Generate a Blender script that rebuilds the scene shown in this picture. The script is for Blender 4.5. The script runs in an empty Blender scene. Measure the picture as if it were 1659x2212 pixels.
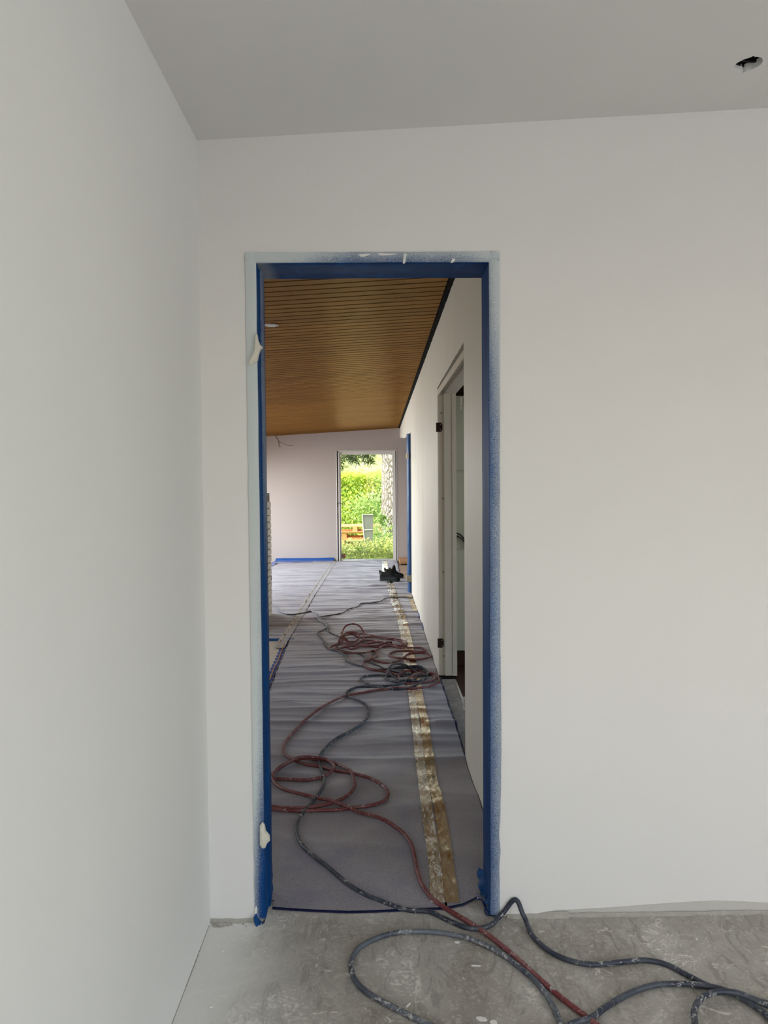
import bpy, bmesh, math, random
from mathutils import Vector, Matrix, noise
random.seed(7)
C = bpy.context.scene.collection
sc = bpy.context.scene
PI = math.pi

# ------------------------------------------------------------------ camera
F = 1600.0; CX, CY = 829.5, 1106.0; CAMH = 1.39
yv = Vector(((812 - CX) / F, -(1047 - CY) / F, -1)).normalized()
up = Vector((-0.0085, 1, 0)); up = (up - yv * up.dot(yv)).normalized()
xv = yv.cross(up)
R = Matrix((xv, yv, up))                      # camera coords -> world
cam_d = bpy.data.cameras.new('camera'); cam = bpy.data.objects.new('camera', cam_d); C.objects.link(cam)
cam.matrix_world = Matrix.Translation((0, 0, CAMH)) @ R.to_4x4()
cam_d.sensor_fit = 'HORIZONTAL'; cam_d.sensor_width = 36.0; cam_d.lens = F / 1659 * 36.0
cam_d.clip_start = 0.05; cam_d.clip_end = 300
sc.camera = cam

# ------------------------------------------------------------------ view, world, lights
sc.view_settings.view_transform = 'Standard'; sc.view_settings.look = 'None'
sc.view_settings.exposure = 0.0; sc.view_settings.gamma = 1.0
sc.view_settings.use_curve_mapping = False
W = bpy.data.worlds.new('sky'); sc.world = W; W.use_nodes = True
wn = W.node_tree; bg = wn.nodes['Background']
sky = wn.nodes.new('ShaderNodeTexSky'); sky.sky_type = 'NISHITA'; sky.sun_disc = False
sky.sun_elevation = math.radians(48); sky.sun_rotation = math.radians(200); sky.air_density = 1.3; sky.dust_density = 3
wn.links.new(sky.outputs[0], bg.inputs[0]); bg.inputs[1].default_value = 0.62

def sun(e, col, rot):
    d = bpy.data.lights.new('sun', 'SUN'); d.energy = e; d.color = col; d.angle = 0.02
    o = bpy.data.objects.new('sun', d); o.rotation_euler = rot; C.objects.link(o)
def area(name, loc, target, sx, sy, e, col, spread=180):
    d = bpy.data.lights.new(name, 'AREA'); d.shape = 'RECTANGLE'; d.size = sx; d.size_y = sy
    d.energy = e; d.color = col; d.spread = math.radians(spread)
    o = bpy.data.objects.new(name, d); o.location = loc
    o.rotation_euler = (Vector(target) - Vector(loc)).to_track_quat('-Z', 'Y').to_euler()
    C.objects.link(o); return o
sun(9.5, (1.0, 0.95, 0.85), (math.radians(38), 0, math.radians(-72)))
# daylight entering through the windows and glass door, plus a cupboard fill lamp
area('daylight_room_window', (0.45, -1.9, 1.5), (-0.5, 0.8, 0.9), 1.7, 1.5, 13, (0.94, 0.96, 1.0))
area('daylight_room_side', (3.33, -0.85, 1.5), (-0.5, 0.2, 1.0), 1.5, 1.4, 40, (0.94, 0.96, 1.0))
area('daylight_hall_window', (-3.22, 10.6, 1.5), (-1.3, 10.4, -0.3), 4.4, 1.6, 185, (0.93, 0.96, 1.0), 150)
area('daylight_passage_window', (-3.22, 5.4, 1.4), (-.6, 5.6, 0.0), 1.5, 1.5, 22, (0.95, 0.97, 1.0), 160)
area('cupboard_fill', (1.38, 4.5, 1.3), (0.5, 5.2, 1.1), 0.9, 1.6, 2.0, (1.0, 0.99, 0.93), 170)  # added fill lamp, brightens the jamb and panel of the cupboard
area('daylight_hall_door', (-0.15, 13.5, 1.2), (-0.15, 9.0, 0.3), 1.0, 1.9, 6, (1.0, 1.0, 0.95), 150)

# ------------------------------------------------------------------ projection helpers
CAMP = Vector((0, 0, CAMH))
def ray(px, py): return R @ Vector(((px - CX) / F, -(py - CY) / F, -1))
def on_z(px, py, z=0.0): d = ray(px, py); return CAMP + d * ((z - CAMH) / d.z)
def on_y(px, py, Y): d = ray(px, py); return CAMP + d * (Y / d.y)
def on_x(px, py, X): d = ray(px, py); return CAMP + d * (X / d.x)

# ------------------------------------------------------------------ materials
def lin(c): return tuple((v / 12.92 if v <= 0.04045 else ((v + 0.055) / 1.055) ** 2.4) for v in [x / 255 for x in c])
class NT:
    def __init__(s, name):
        s.m = bpy.data.materials.new(name); s.m.use_nodes = True; s.t = s.m.node_tree; s.n = s.t.nodes
        s.b = s.n['Principled BSDF']; s.g = s.n.new('ShaderNodeNewGeometry'); s.xyz = None
    def set(s, inp, v):
        if isinstance(v, bpy.types.NodeSocket): s.t.links.new(v, inp)
        elif isinstance(v, (tuple, list)) and len(v) == 3 and inp.type == 'RGBA': inp.default_value = (*v, 1)
        else: inp.default_value = v
    def pos(s): return s.g.outputs['Position']
    def axis(s, i):
        if s.xyz is None:
            s.xyz = s.n.new('ShaderNodeSeparateXYZ'); s.set(s.xyz.inputs[0], s.pos())
        return s.xyz.outputs[i]
    def scl(s, v, vec=None):
        m = s.n.new('ShaderNodeVectorMath'); m.operation = 'MULTIPLY'; s.set(m.inputs[0], vec or s.pos()); m.inputs[1].default_value = v
        return m.outputs[0]
    def noise(s, scale, detail=4, vec=None, rough=.55, dist=0):
        n = s.n.new('ShaderNodeTexNoise'); n.inputs['Scale'].default_value = scale; n.inputs['Detail'].default_value = detail
        n.inputs['Roughness'].default_value = rough; n.inputs['Distortion'].default_value = dist
        s.set(n.inputs['Vector'], vec or s.pos()); return n.outputs[0]
    def vor(s, scale, feature='F1', vec=None, out=0):
        n = s.n.new('ShaderNodeTexVoronoi'); n.feature = feature; n.inputs['Scale'].default_value = scale
        s.set(n.inputs['Vector'], vec or s.pos()); return n.outputs[out]
    def math(s, op, a, b=0.0, clamp=False):
        n = s.n.new('ShaderNodeMath'); n.operation = op; n.use_clamp = clamp; s.set(n.inputs[0], a); s.set(n.inputs[1], b); return n.outputs[0]
    def ramp(s, v, a, b, lo=0.0, hi=1.0, smooth=True):
        n = s.n.new('ShaderNodeMapRange'); n.interpolation_type = 'SMOOTHSTEP' if smooth else 'LINEAR'; n.clamp = True
        s.set(n.inputs[0], v); n.inputs[1].default_value = a; n.inputs[2].default_value = b; n.inputs[3].default_value = lo; n.inputs[4].default_value = hi
        return n.outputs[0]
    def mix(s, f, a, b):
        n = s.n.new('ShaderNodeMix'); n.data_type = 'RGBA'
        s.set(n.inputs['Factor'], f); s.set(n.inputs['A'], a if not isinstance(a, tuple) else (*a, 1)); s.set(n.inputs['B'], b if not isinstance(b, tuple) else (*b, 1))
        return n.outputs['Result']
    def bump(s, h, strength=.3, dist=.01):
        n = s.n.new('ShaderNodeBump'); n.inputs['Strength'].default_value = strength; n.inputs['Distance'].default_value = dist
        s.set(n.inputs['Height'], h); s.t.links.new(n.outputs[0], s.b.inputs['Normal']); return s
    def out(s, col=None, rough=None, metal=None, spec=None, **k):
        if col is not None: s.set(s.b.inputs['Base Color'], col)
        if rough is not None: s.set(s.b.inputs['Roughness'], rough)
        if metal is not None: s.set(s.b.inputs['Metallic'], metal)
        if spec is not None: s.set(s.b.inputs['Specular IOR Level'], spec)
        for kk, v in k.items(): s.set(s.b.inputs[kk.replace('_', ' ')], v)
        return s.m

def simple(name, c, rough=.5, metal=0, var=.12, scale=30, spec=.5):
    t = NT(name); a = lin(c); d = tuple(x * (1 - var) for x in a)
    return t.out(t.mix(t.noise(scale), a, d), rough, metal, spec)

def m_wall(name, c, mott=.03, bumps=.06):
    t = NT(name); a = lin(c); b = tuple(x * (1 - mott * 2) for x in a)
    t.bump(t.math('ADD', t.noise(140, 3), t.math('MULTIPLY', t.noise(9, 2), 1.5)), bumps, .004)
    return t.out(t.mix(t.noise(1.7, 3), a, b), .7, spec=.3)
M = {}
M['wall'] = m_wall('white_primer_wall', (221, 219, 215))
M['wall_left'] = m_wall('cool_white_primer_wall', (232, 232, 227))
M['ceiling'] = m_wall('white_ceiling_paint', (226, 225, 221))
M['skim'] = m_wall('grey_skim_plaster', (196, 193, 185), .06, .3)
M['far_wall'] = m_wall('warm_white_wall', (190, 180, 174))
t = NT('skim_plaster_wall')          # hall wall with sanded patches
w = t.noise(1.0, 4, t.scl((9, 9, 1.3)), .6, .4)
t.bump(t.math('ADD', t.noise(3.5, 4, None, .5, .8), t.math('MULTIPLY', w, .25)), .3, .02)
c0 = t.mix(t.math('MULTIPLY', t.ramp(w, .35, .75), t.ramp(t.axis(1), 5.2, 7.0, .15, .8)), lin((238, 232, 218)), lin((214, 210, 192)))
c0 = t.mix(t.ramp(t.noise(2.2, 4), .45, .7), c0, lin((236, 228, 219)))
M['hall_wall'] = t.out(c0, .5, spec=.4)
t = NT('bare_concrete')
n1 = t.noise(2.2, 6, None, .6, .6); n2 = t.noise(9, 8, None, .7, 1.2); n3 = t.noise(38, 6, None, .7, 1.8)
base = t.mix(t.ramp(n1, .35, .65), lin((142, 136, 127)), lin((172, 168, 160)))
base = t.mix(t.ramp(n3, .45, .7, 0, .5), base, lin((202, 197, 188)))
base = t.mix(t.ramp(t.noise(16, 7, t.scl((1, .35, 1)), .7, 2.2), .36, .5, .45, 0), base, lin((112, 106, 98)))
scr = t.ramp(t.math('MULTIPLY', t.noise(24, 8, None, .75, 3.0), t.ramp(n1, .42, .6)), .47, .6, 0, .65)
base = t.mix(scr, base, lin((226, 222, 212)))
blot = t.ramp(n2, .60, .64, 0, .7); base = t.mix(blot, base, lin((212, 208, 198)))
pit = t.ramp(t.vor(60), .06, .03, 0, .6); base = t.mix(t.math('MULTIPLY', pit, t.ramp(n2, .5, .6)), base, lin((84, 80, 74)))
dl = t.math('SUBTRACT', t.axis(0), -0.54); df = t.math('SUBTRACT', 2.32, t.axis(1))
edge = t.math('MINIMUM', dl, t.math('ADD', df, t.ramp(t.axis(0), -.42, -.3, 0, .3)))
edge = t.math('ADD', edge, t.math('MULTIPLY', t.math('SUBTRACT', n1, .5), .35))
inroom = t.ramp(t.axis(1), 2.40, 2.34)
fog = t.math('MULTIPLY', t.ramp(edge, .0, .38, 1, 0), inroom)
base = t.mix(t.math('MULTIPLY', fog, .85), base, lin((232, 231, 226)))
t.bump(t.math('ADD', n3, t.math('MULTIPLY', n2, 2.0)), .25, .004)
M['floor'] = t.out(base, t.ramp(n2, .4, .7, .55, .8), spec=.35)
M['crumble'] = simple('crumbled_plaster', (176, 172, 162), .9, 0, .35, 60)
M['pale_floor'] = simple('pale_floor_board', (205, 198, 184), .45, 0, .06, 8)
# wood ceiling
t = NT('wooden_ceiling_boards'); PITCH = .094
idx = t.math('FLOOR', t.math('DIVIDE', t.axis(1), PITCH))
wnz = t.n.new('ShaderNodeTexWhiteNoise'); wnz.noise_dimensions = '2D'
cmb = t.n.new('ShaderNodeCombineXYZ'); t.set(cmb.inputs[0], idx); t.set(cmb.inputs[1], t.math('FLOOR', t.math('ADD', t.math('DIVIDE', t.axis(0), 1.9), t.math('MULTIPLY', idx, .37)))); t.set(wnz.inputs['Vector'], cmb.outputs[0])
cmb2 = t.n.new('ShaderNodeCombineXYZ'); t.set(cmb2.inputs[0], t.math('MULTIPLY', t.axis(0), 1.6)); t.set(cmb2.inputs[1], t.math('MULTIPLY', t.axis(1), 26)); t.set(cmb2.inputs[2], t.math('MULTIPLY', wnz.outputs[0], 30))
g = t.noise(1.6, 6, cmb2.outputs[0], .6, .9)
wc = t.mix(t.ramp(g, .35, .7), lin((156, 108, 50)), lin((104, 66, 26)))
wc = t.mix(t.math('MULTIPLY', wnz.outputs[0], .55), wc, lin((98, 60, 20)))
t.bump(g, .12, .002)
M['wood'] = t.out(wc, .9, spec=0.0, IOR=1.01)
gl_ = t.n.new('ShaderNodeBsdfGlossy'); gl_.inputs['Roughness'].default_value = .34; gl_.inputs['Color'].default_value = (.85, .63, .37, 1)
ms_ = t.n.new('ShaderNodeMixShader'); ms_.inputs[0].default_value = .15
t.t.links.new(t.b.outputs[0], ms_.inputs[1]); t.t.links.new(gl_.outputs[0], ms_.inputs[2]); t.t.links.new(ms_.outputs[0], t.n['Material Output'].inputs[0])
M['void_brown'] = simple('dark_brown_cavity', (34, 20, 12), .95, spec=.1)
M['dark'] = simple('dark_void', (14, 13, 12), .9)
t = NT('black_sealing_strip'); n = t.noise(20, 5)
M['black_strip'] = t.out(t.mix(t.ramp(n, .62, .68, 0, .7), lin((9, 9, 9)), lin((60, 60, 56))), .9, spec=.1); t.bump(n, .5, .01)
# fleece
t = NT('grey_fleece'); n = t.noise(330, 3); n2 = t.noise(5, 4)
fc = t.mix(t.ramp(n, .3, .7), lin((110, 106, 112)), lin((152, 147, 153)))
fc = t.mix(t.ramp(n2, .45, .75, 0, .45), fc, lin((92, 92, 124)))
fc = t.mix(t.ramp(t.vor(55), .07, .04, 0, .6), fc, lin((178, 176, 178)))
t.bump(n, .35, .003)
M['fleece'] = t.out(fc, .5, spec=.5, Sheen_Weight=.4, Sheen_Roughness=.4)
M['film'] = simple('navy_plastic_film', (22, 38, 84), .3, 0, .3, 12)
t = NT('crumpled_foil_tape'); n = t.noise(60, 6, t.scl((1, .5, 1)), .7, 3.0); v = t.vor(90, 'DISTANCE_TO_EDGE')
t.bump(t.math('ADD', t.math('ADD', n, t.math('MULTIPLY', t.noise(14, 3), 1.2)), t.math('MULTIPLY', t.ramp(v, 0, .12), .2)), .6, .010)
M['foil'] = t.out(lin((206, 186, 150)), t.ramp(t.noise(9), .45, .6, .10, .26), 1.0)
def m_foil(name, amount, metal):
    t = NT(name); st_ = t.noise(24, 6, t.scl((1.6, .55, 1)), .68, 2.4); pt = t.noise(7, 3, None, .5, .5)
    k = t.math('MULTIPLY', t.ramp(st_, .50, .56), t.ramp(pt, 1 - amount - .1, 1 - amount + .1))
    t.bump(t.math('ADD', st_, t.math('MULTIPLY', t.noise(11, 3), 1.5)), .32, .008)
    return t.out(t.mix(k, lin(metal), lin((216, 212, 204))), t.math('ADD', t.math('MULTIPLY', k, .45), .13), t.math('SUBTRACT', 1.0, t.math('MULTIPLY', k, .8)))
M['foil_l'] = m_foil('scuffed_silver_foil_tape', .66, (198, 192, 178)); M['foil_r'] = m_foil('scuffed_golden_foil_tape', .40, (188, 172, 144))
M['foil_dull'] = simple('dull_grey_foil', (176, 176, 178), .4, 0, .2, 30)
# hoses
def m_hose(name, c, c2, paint=.60):
    t = NT(name); n = t.noise(70, 6, None, .7, .8); n2 = t.noise(9, 3)
    k = t.math('MULTIPLY', t.ramp(n, paint, paint + .05), t.ramp(n2, .42, .58))
    col = t.mix(t.ramp(t.noise(11, 3), .35, .7), lin(c), lin(c2))
    col = t.mix(t.math('MULTIPLY', k, .85), col, lin((178, 174, 168)))
    t.bump(n, .2, .002); return t.out(col, .48, spec=.5)
M['hose_dark'] = m_hose('dusty_dark_blue_hose', (34, 40, 56), (66, 71, 80), .55)
M['hose_grey'] = m_hose('dusty_grey_hose', (92, 98, 106), (56, 62, 74), .52)
M['hose_red'] = m_hose('dusty_maroon_hose', (106, 42, 44), (128, 80, 80), .56)
M['cable_black'] = m_hose('black_cable', (24, 24, 26), (40, 40, 42), .7)
# taped door frame
def m_tape(name, fn):
    t = NT(name); sp = t.noise(640, 2); big = t.noise(5, 4, None, .6, .5)
    blue = t.mix(t.ramp(t.noise(18, 3, t.scl((1, 1, .2))), .4, .7), lin((2, 56, 110)), lin((6, 72, 130)))
    base = fn(t)
    f = t.math('ADD', base, t.math('MULTIPLY', t.math('SUBTRACT', sp, .5), 1.1))
    f = t.math('ADD', f, t.math('MULTIPLY', t.math('SUBTRACT', big, .5), .25))
    t.bump(t.math('ADD', t.noise(60, 3), t.math('MULTIPLY', t.noise(8, 3, t.scl((1, 1, .3))), 2)), .2, .003)
    return t.out(t.mix(t.ramp(f, .1, .95, 0, .93), blue, lin((200, 206, 204))), .55, spec=.15)
def fl(t):   # left side: heavy white at the top, blue at the foot; reveal stays blue with a faint sprayed band
    face = t.ramp(t.axis(1), 2.322, 2.319)
    a = t.math('ADD', t.ramp(t.axis(2), 0.0, .75, .12, .85), t.ramp(t.axis(0), -.366, -.398, -.15, .35))
    a = t.math('ADD', a, t.ramp(t.axis(2), .7, 1.7, 0, .3))
    band = t.math('MULTIPLY', t.ramp(t.axis(1), 2.376, 2.384), t.ramp(t.axis(1), 2.452, 2.444))
    band = t.math('MULTIPLY', band, t.ramp(t.axis(2), .7, 1.35, -.3, .62))
    return t.math('ADD', t.math('MULTIPLY', face, a), t.math('ADD', t.math('MULTIPLY', t.math('SUBTRACT', 1.0, face), band), t.math('MULTIPLY', t.math('SUBTRACT', face, 1.0), .25)))
def fr(t):
    face = t.ramp(t.axis(1), 2.322, 2.319)
    a = t.math('ADD', t.ramp(t.axis(0), .352, .390, .34, .56), t.ramp(t.axis(2), 1.5, 2.12, -.04, .32))
    return t.math('SUBTRACT', t.math('MULTIPLY', face, a), t.math('MULTIPLY', t.math('SUBTRACT', 1.0, face), .45))
def ft(t):
    face = t.ramp(t.axis(1), 2.322, 2.319)
    a = t.math('ADD', t.ramp(t.axis(2), 2.075, 2.108, .36, .6), t.ramp(t.axis(0), -.05, -.33, 0, .45))
    a = t.math('ADD', a, t.ramp(t.axis(0), .22, .38, 0, .3))
    b = t.math('ADD', t.ramp(t.axis(0), -.24, -.36, -.5, .5), t.ramp(t.axis(0), .15, .36, 0, .35))
    return t.math('ADD', t.math('MULTIPLY', face, a), t.math('MULTIPLY', t.math('SUBTRACT', 1.0, face), b))
M['tape_l'] = m_tape('oversprayed_blue_tape_left', fl); M['tape_r'] = m_tape('oversprayed_blue_tape_right', fr); M['tape_t'] = m_tape('oversprayed_blue_tape_head', ft)
M['blue'] = simple('blue_masking_tape', (10, 74, 132), .4, 0, .3, 14)
M['blue_film'] = simple('blue_masking_film', (16, 84, 168), .25, 0, .35, 9)
M['flap'] = simple('peeled_paint', (212, 208, 192), .7, 0, .12, 40)
M['white_paint'] = simple('white_paint_drip', (226, 224, 218), .5)
M['frame_white'] = simple('white_frame_paint', (208, 202, 190), .45, 0, .05, 5)
M['jamb'] = simple('old_cream_frame_paint', (224, 216, 200), .45, 0, .12, 7)
M['closet'] = simple('grey_green_panel_paint', (204, 204, 184), .5, 0, .05, 3)
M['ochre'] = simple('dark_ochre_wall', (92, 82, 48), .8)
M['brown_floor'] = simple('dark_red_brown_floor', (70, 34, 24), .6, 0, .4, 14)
M['rust'] = simple('brown_hinge_metal', (52, 34, 26), .5, .6, .4, 60)
M['white_metal'] = simple('white_hinge', (214, 210, 204), .35, 0, .03)
M['pvc'] = simple('white_window_frame', (232, 230, 224), .35, 0, .03, 4)
M['brick_w'] = simple('white_painted_brick', (214, 210, 202), .7, 0, .12, 20)
M['mortar'] = simple('grey_mortar', (128, 124, 116), .9, 0, .2, 40)
M['card'] = simple('tan_cardboard', (198, 150, 104), .8, 0, .12, 10)
M['copper'] = simple('brown_electric_wire', (112, 86, 58), .5)
M['shoe'] = simple('black_shoe_fabric', (16, 18, 18), .7, 0, .4, 60)
M['shoe_panel'] = simple('grey_green_shoe_panel', (44, 56, 56), .6, 0, .3, 40)
M['steel'] = simple('dull_steel', (150, 148, 142), .35, .8)
t = NT('window_glass')
for n_ in [t.b]: t.n.remove(n_)
tr = t.n.new('ShaderNodeBsdfTransparent'); gl = t.n.new('ShaderNodeBsdfGlossy'); gl.inputs['Roughness'].default_value = .03
fr_ = t.n.new('ShaderNodeFresnel'); fr_.inputs[0].default_value = 1.35; mx = t.n.new('ShaderNodeMixShader')
t.t.links.new(fr_.outputs[0], mx.inputs[0]); t.t.links.new(tr.outputs[0], mx.inputs[1]); t.t.links.new(gl.outputs[0], mx.inputs[2])
t.t.links.new(mx.outputs[0], t.n['Material Output'].inputs[0]); M['glass'] = t.m

# ------------------------------------------------------------------ mesh helpers
def link(name, bm, m, parent=None, smooth=False):
    me = bpy.data.meshes.new(name); bm.normal_update(); bm.to_mesh(me); bm.free()
    for mm in (m if isinstance(m, list) else [m]): me.materials.append(mm)
    if smooth:
        for p in me.polygons: p.use_smooth = True
    o = bpy.data.objects.new(name, me); C.objects.link(o)
    if parent is not None:
        o.parent = parent; o.matrix_parent_inverse = parent.matrix_basis.inverted()
    return o
def tag(o, label, cat, group=None, kind=None):
    o['label'] = label; o['category'] = cat
    if group: o['group'] = group
    if kind: o['kind'] = kind
    return o
def struct(name, bm, m, smooth=False, label=None):
    o = link(name, bm, m, None, smooth); o['kind'] = 'structure'
    if label: o['label'] = label
    return o
def thing(name, label, cat, loc=(0, 0, 0), group=None, kind=None):
    o = bpy.data.objects.new(name, None); o.location = loc; C.objects.link(o); o.empty_display_size = .1
    return tag(o, label, cat, group, kind)
def nb(): return bmesh.new()
def box(bm, x0, x1, y0, y1, z0, z1, mi=0):
    v = [bm.verts.new(p) for p in ((x0,y0,z0),(x1,y0,z0),(x1,y1,z0),(x0,y1,z0),(x0,y0,z1),(x1,y0,z1),(x1,y1,z1),(x0,y1,z1))]
    for f in ((0,3,2,1),(4,5,6,7),(0,1,5,4),(1,2,6,5),(2,3,7,6),(3,0,4,7)):
        fc = bm.faces.new([v[i] for i in f]); fc.material_index = mi
    return v
def prism(bm, pts, axis, a, b, mi=0):
    """polygon pts (2D) extruded along axis from a to b."""
    def P(p, t):
        return {'x': (t, p[0], p[1]), 'y': (p[0], t, p[1]), 'z': (p[0], p[1], t)}[axis]
    A = [bm.verts.new(P(p, a)) for p in pts]; B = [bm.verts.new(P(p, b)) for p in pts]
    n = len(pts); fs = [bm.faces.new(A), bm.faces.new(B[::-1])]
    for i in range(n): fs.append(bm.faces.new((A[i], B[i], B[(i+1) % n], A[(i+1) % n])))
    for f in fs: f.material_index = mi
    bmesh.ops.recalc_face_normals(bm, faces=fs)
def catmull(pts, step=.012):
    out = []; P = [pts[0] * 2 - pts[1]] + pts + [pts[-1] * 2 - pts[-2]]
    for i in range(1, len(P) - 2):
        p0, p1, p2, p3 = P[i-1], P[i], P[i+1], P[i+2]
        t0 = 0; t1 = t0 + max(1e-4, (p1-p0).length) ** .5; t2 = t1 + max(1e-4, (p2-p1).length) ** .5; t3 = t2 + max(1e-4, (p3-p2).length) ** .5
        n = max(2, min(60, int((p2 - p1).length / step)))
        for k in range(n):
            t = t1 + (t2 - t1) * k / n
            a1 = p0*((t1-t)/(t1-t0)) + p1*((t-t0)/(t1-t0)); a2 = p1*((t2-t)/(t2-t1)) + p2*((t-t1)/(t2-t1)); a3 = p2*((t3-t)/(t3-t2)) + p3*((t-t2)/(t3-t2))
            b1 = a1*((t2-t)/(t2-t0)) + a2*((t-t0)/(t2-t0)); b2 = a2*((t3-t)/(t3-t1)) + a3*((t-t1)/(t3-t1))
            out.append(b1*((t2-t)/(t2-t1)) + b2*((t-t1)/(t2-t1)))
    out.append(pts[-1]); return out
def tube(bm, pts, r, seg=10):
    rings = []; prev = None
    for i, p in enumerate(pts):
        d = (pts[min(i+1, len(pts)-1)] - pts[max(i-1, 0)])
        d = d.normalized() if d.length > 1e-8 else Vector((1, 0, 0))
        ref = Vector((0, 0, 1)) if abs(d.z) < .9 else Vector((0, 1, 0))
        if prev is None: a = d.cross(ref).normalized()
        else:
            a = prev - d * prev.dot(d)
            a = a.normalized() if a.length > 1e-5 else d.cross(ref).normalized()
        prev = a; b = d.cross(a)
        rr = r(i / (len(pts) - 1)) if callable(r) else r
        rings.append([bm.verts.new(p + a * (math.cos(2*PI*k/seg) * rr) + b * (math.sin(2*PI*k/seg) * rr)) for k in range(seg)])
    for i in range(len(rings) - 1):
        for k in range(seg):
            bm.faces.new((rings[i][k], rings[i][(k+1) % seg], rings[i+1][(k+1) % seg], rings[i+1][k]))
    bm.faces.new(rings[0][::-1]); bm.faces.new(rings[-1])
def lathe(bm, prof, c, seg=24, cap=True):
    rings = [[bm.verts.new((c[0] + r*math.cos(2*PI*k/seg), c[1] + r*math.sin(2*PI*k/seg), c[2] + z)) for k in range(seg)] for r, z in prof]
    for i in range(len(rings) - 1):
        for k in range(seg): bm.faces.new((rings[i][k], rings[i][(k+1) % seg], rings[i+1][(k+1) % seg], rings[i+1][k]))
    if cap: bm.faces.new(rings[0][::-1]); bm.faces.new(rings[-1])
def grid(bm, P, mi=0):
    V = [[bm.verts.new(p) for p in row] for row in P]
    for i in range(len(V) - 1):
        for j in range(len(V[0]) - 1):
            f = bm.faces.new((V[i][j], V[i][j+1], V[i+1][j+1], V[i+1][j])); f.material_index = mi
    return V
nz = lambda x, y, z=0.0: noise.noise(Vector((x, y, z)))

# ------------------------------------------------------------------ ceilings as functions
Y0, Y1, YF = 2.32, 2.48, 13.40
XL, XR = -.54, 3.4; YB = -2.0; XW = .44
room_ceil = lambda x: 2.479 + .0529 * x
hall_ceil = lambda x, y: 2.488 + .055 * x - .0113 * (y - 4.1)

# ------------------------------------------------------------------ setting: near room
bm = nb(); box(bm, -7, 6, -4, 13.6, -.12, 0); struct('floor', bm, M['floor'])
# wall with the doorway
FL, FR, FT = -.396, .387, 2.107          # outside of the door frame
bm = nb()
box(bm, -1.4, FL + .01, Y0 + .007, Y1, 0, 2.9, 1); box(bm, FR - .01, XR + .1, Y0 + .007, Y1, 0, 2.9, 1); box(bm, FL + .01, FR - .01, Y0 + .007, Y1, FT - .01, 2.9, 1)
rb = [(1083, 1978), (1092, 1975), (1120, 1974.5), (1160, 1973), (1200, 1966), (1240, 1964), (1280, 1962), (1330, 1959), (1380, 1955), (1420, 1952), (1450, 1950), (1500, 1947), (1545, 1945), (1600, 1947), (1659, 1950), (1900, 1954)]
lo = [(p.x, p.z) for p in (on_y(a, b, Y0) for a, b in rb)]; lo[0] = (FR - .004, lo[0][1])
prism(bm, [(XR, 2.9)] + [(FR - .004, 2.9)] + lo + [(XR, lo[-1][1])], 'y', Y0, Y0 + .0075)
lb = [(452, 1986), (462, 1989), (474, 1985), (490, 1986), (505, 1985), (520, 1988), (535, 1992), (549, 1993)]
lo = [(p.x, p.z) for p in (on_y(a, b, Y0) for a, b in lb)]; lo[0] = (XL - .02, lo[0][1]); lo[-1] = (FL + .004, lo[-1][1])
prism(bm, [(FL + .004, 2.9), (XL - .02, 2.9)] + lo, 'y', Y0, Y0 + .0075)
box(bm, FL + .004, FR - .004, Y0, Y0 + .0075, FT - .004, 2.9)
struct('wall_front', bm, [M['wall'], M['skim']])
# crumbled skim below the ragged lower edge of the paint
bm = nb(); 
def crumb_strip(x0, x1, n, hh, out):
    rows = []
    for k in range(5):
        row = []
        for i in range(n + 1):
            x = x0 + (x1 - x0) * i / n; f = k / 4
            row.append((x, Y0 + .003 - out * (1 - f) * (1 + .8 * nz(x * 30, k * 3)) , hh * f * (1 + .25 * nz(x * 14, 5)) ))
        rows.append(row)
    grid(bm, rows)
crumb_strip(XL, FL - .005, 40, .014, .012); crumb_strip(FR + .02, FR + .22, 50, .016, .012); crumb_strip(FR + .22, XR, 220, .010, .008)
for i in range(60):
    x = random.choice([random.uniform(XL + .01, FL - .02), random.uniform(FR + .03, FR + .28), random.uniform(XL + .01, XL + .05)]); y = Y0 - random.uniform(.0, .03); s = random.uniform(.001, .0045)
    bmesh.ops.create_icosphere(bm, subdivisions=1, radius=s, matrix=Matrix.Translation((x, y, s * .5)) @ Matrix.Diagonal((1.6, 1, .7, 1)))
o = struct('trim_1', bm, M['crumble'], label='crumbled plaster along the foot of the doorway wall')
bm = nb(); box(bm, XL - .12, XL, YB, Y0 + .004, 0, 2.9); struct('wall_left', bm, M['wall_left'])
bm = nb(); box(bm, XL, XL + .0012, 1.0, 2.30, 0, .0012)   # grey hairline strips paint the shadow along the joint
for i in range(46):
    y = 1.1 + i * .026
    if nz(y * 6, 2) > -.1: box(bm, XL, XL + .001 + .0025 * abs(nz(y * 20, 0)), y, y + .02, 0, .0015)
struct('joint_shadow_left', bm, M['mortar'])
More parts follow.
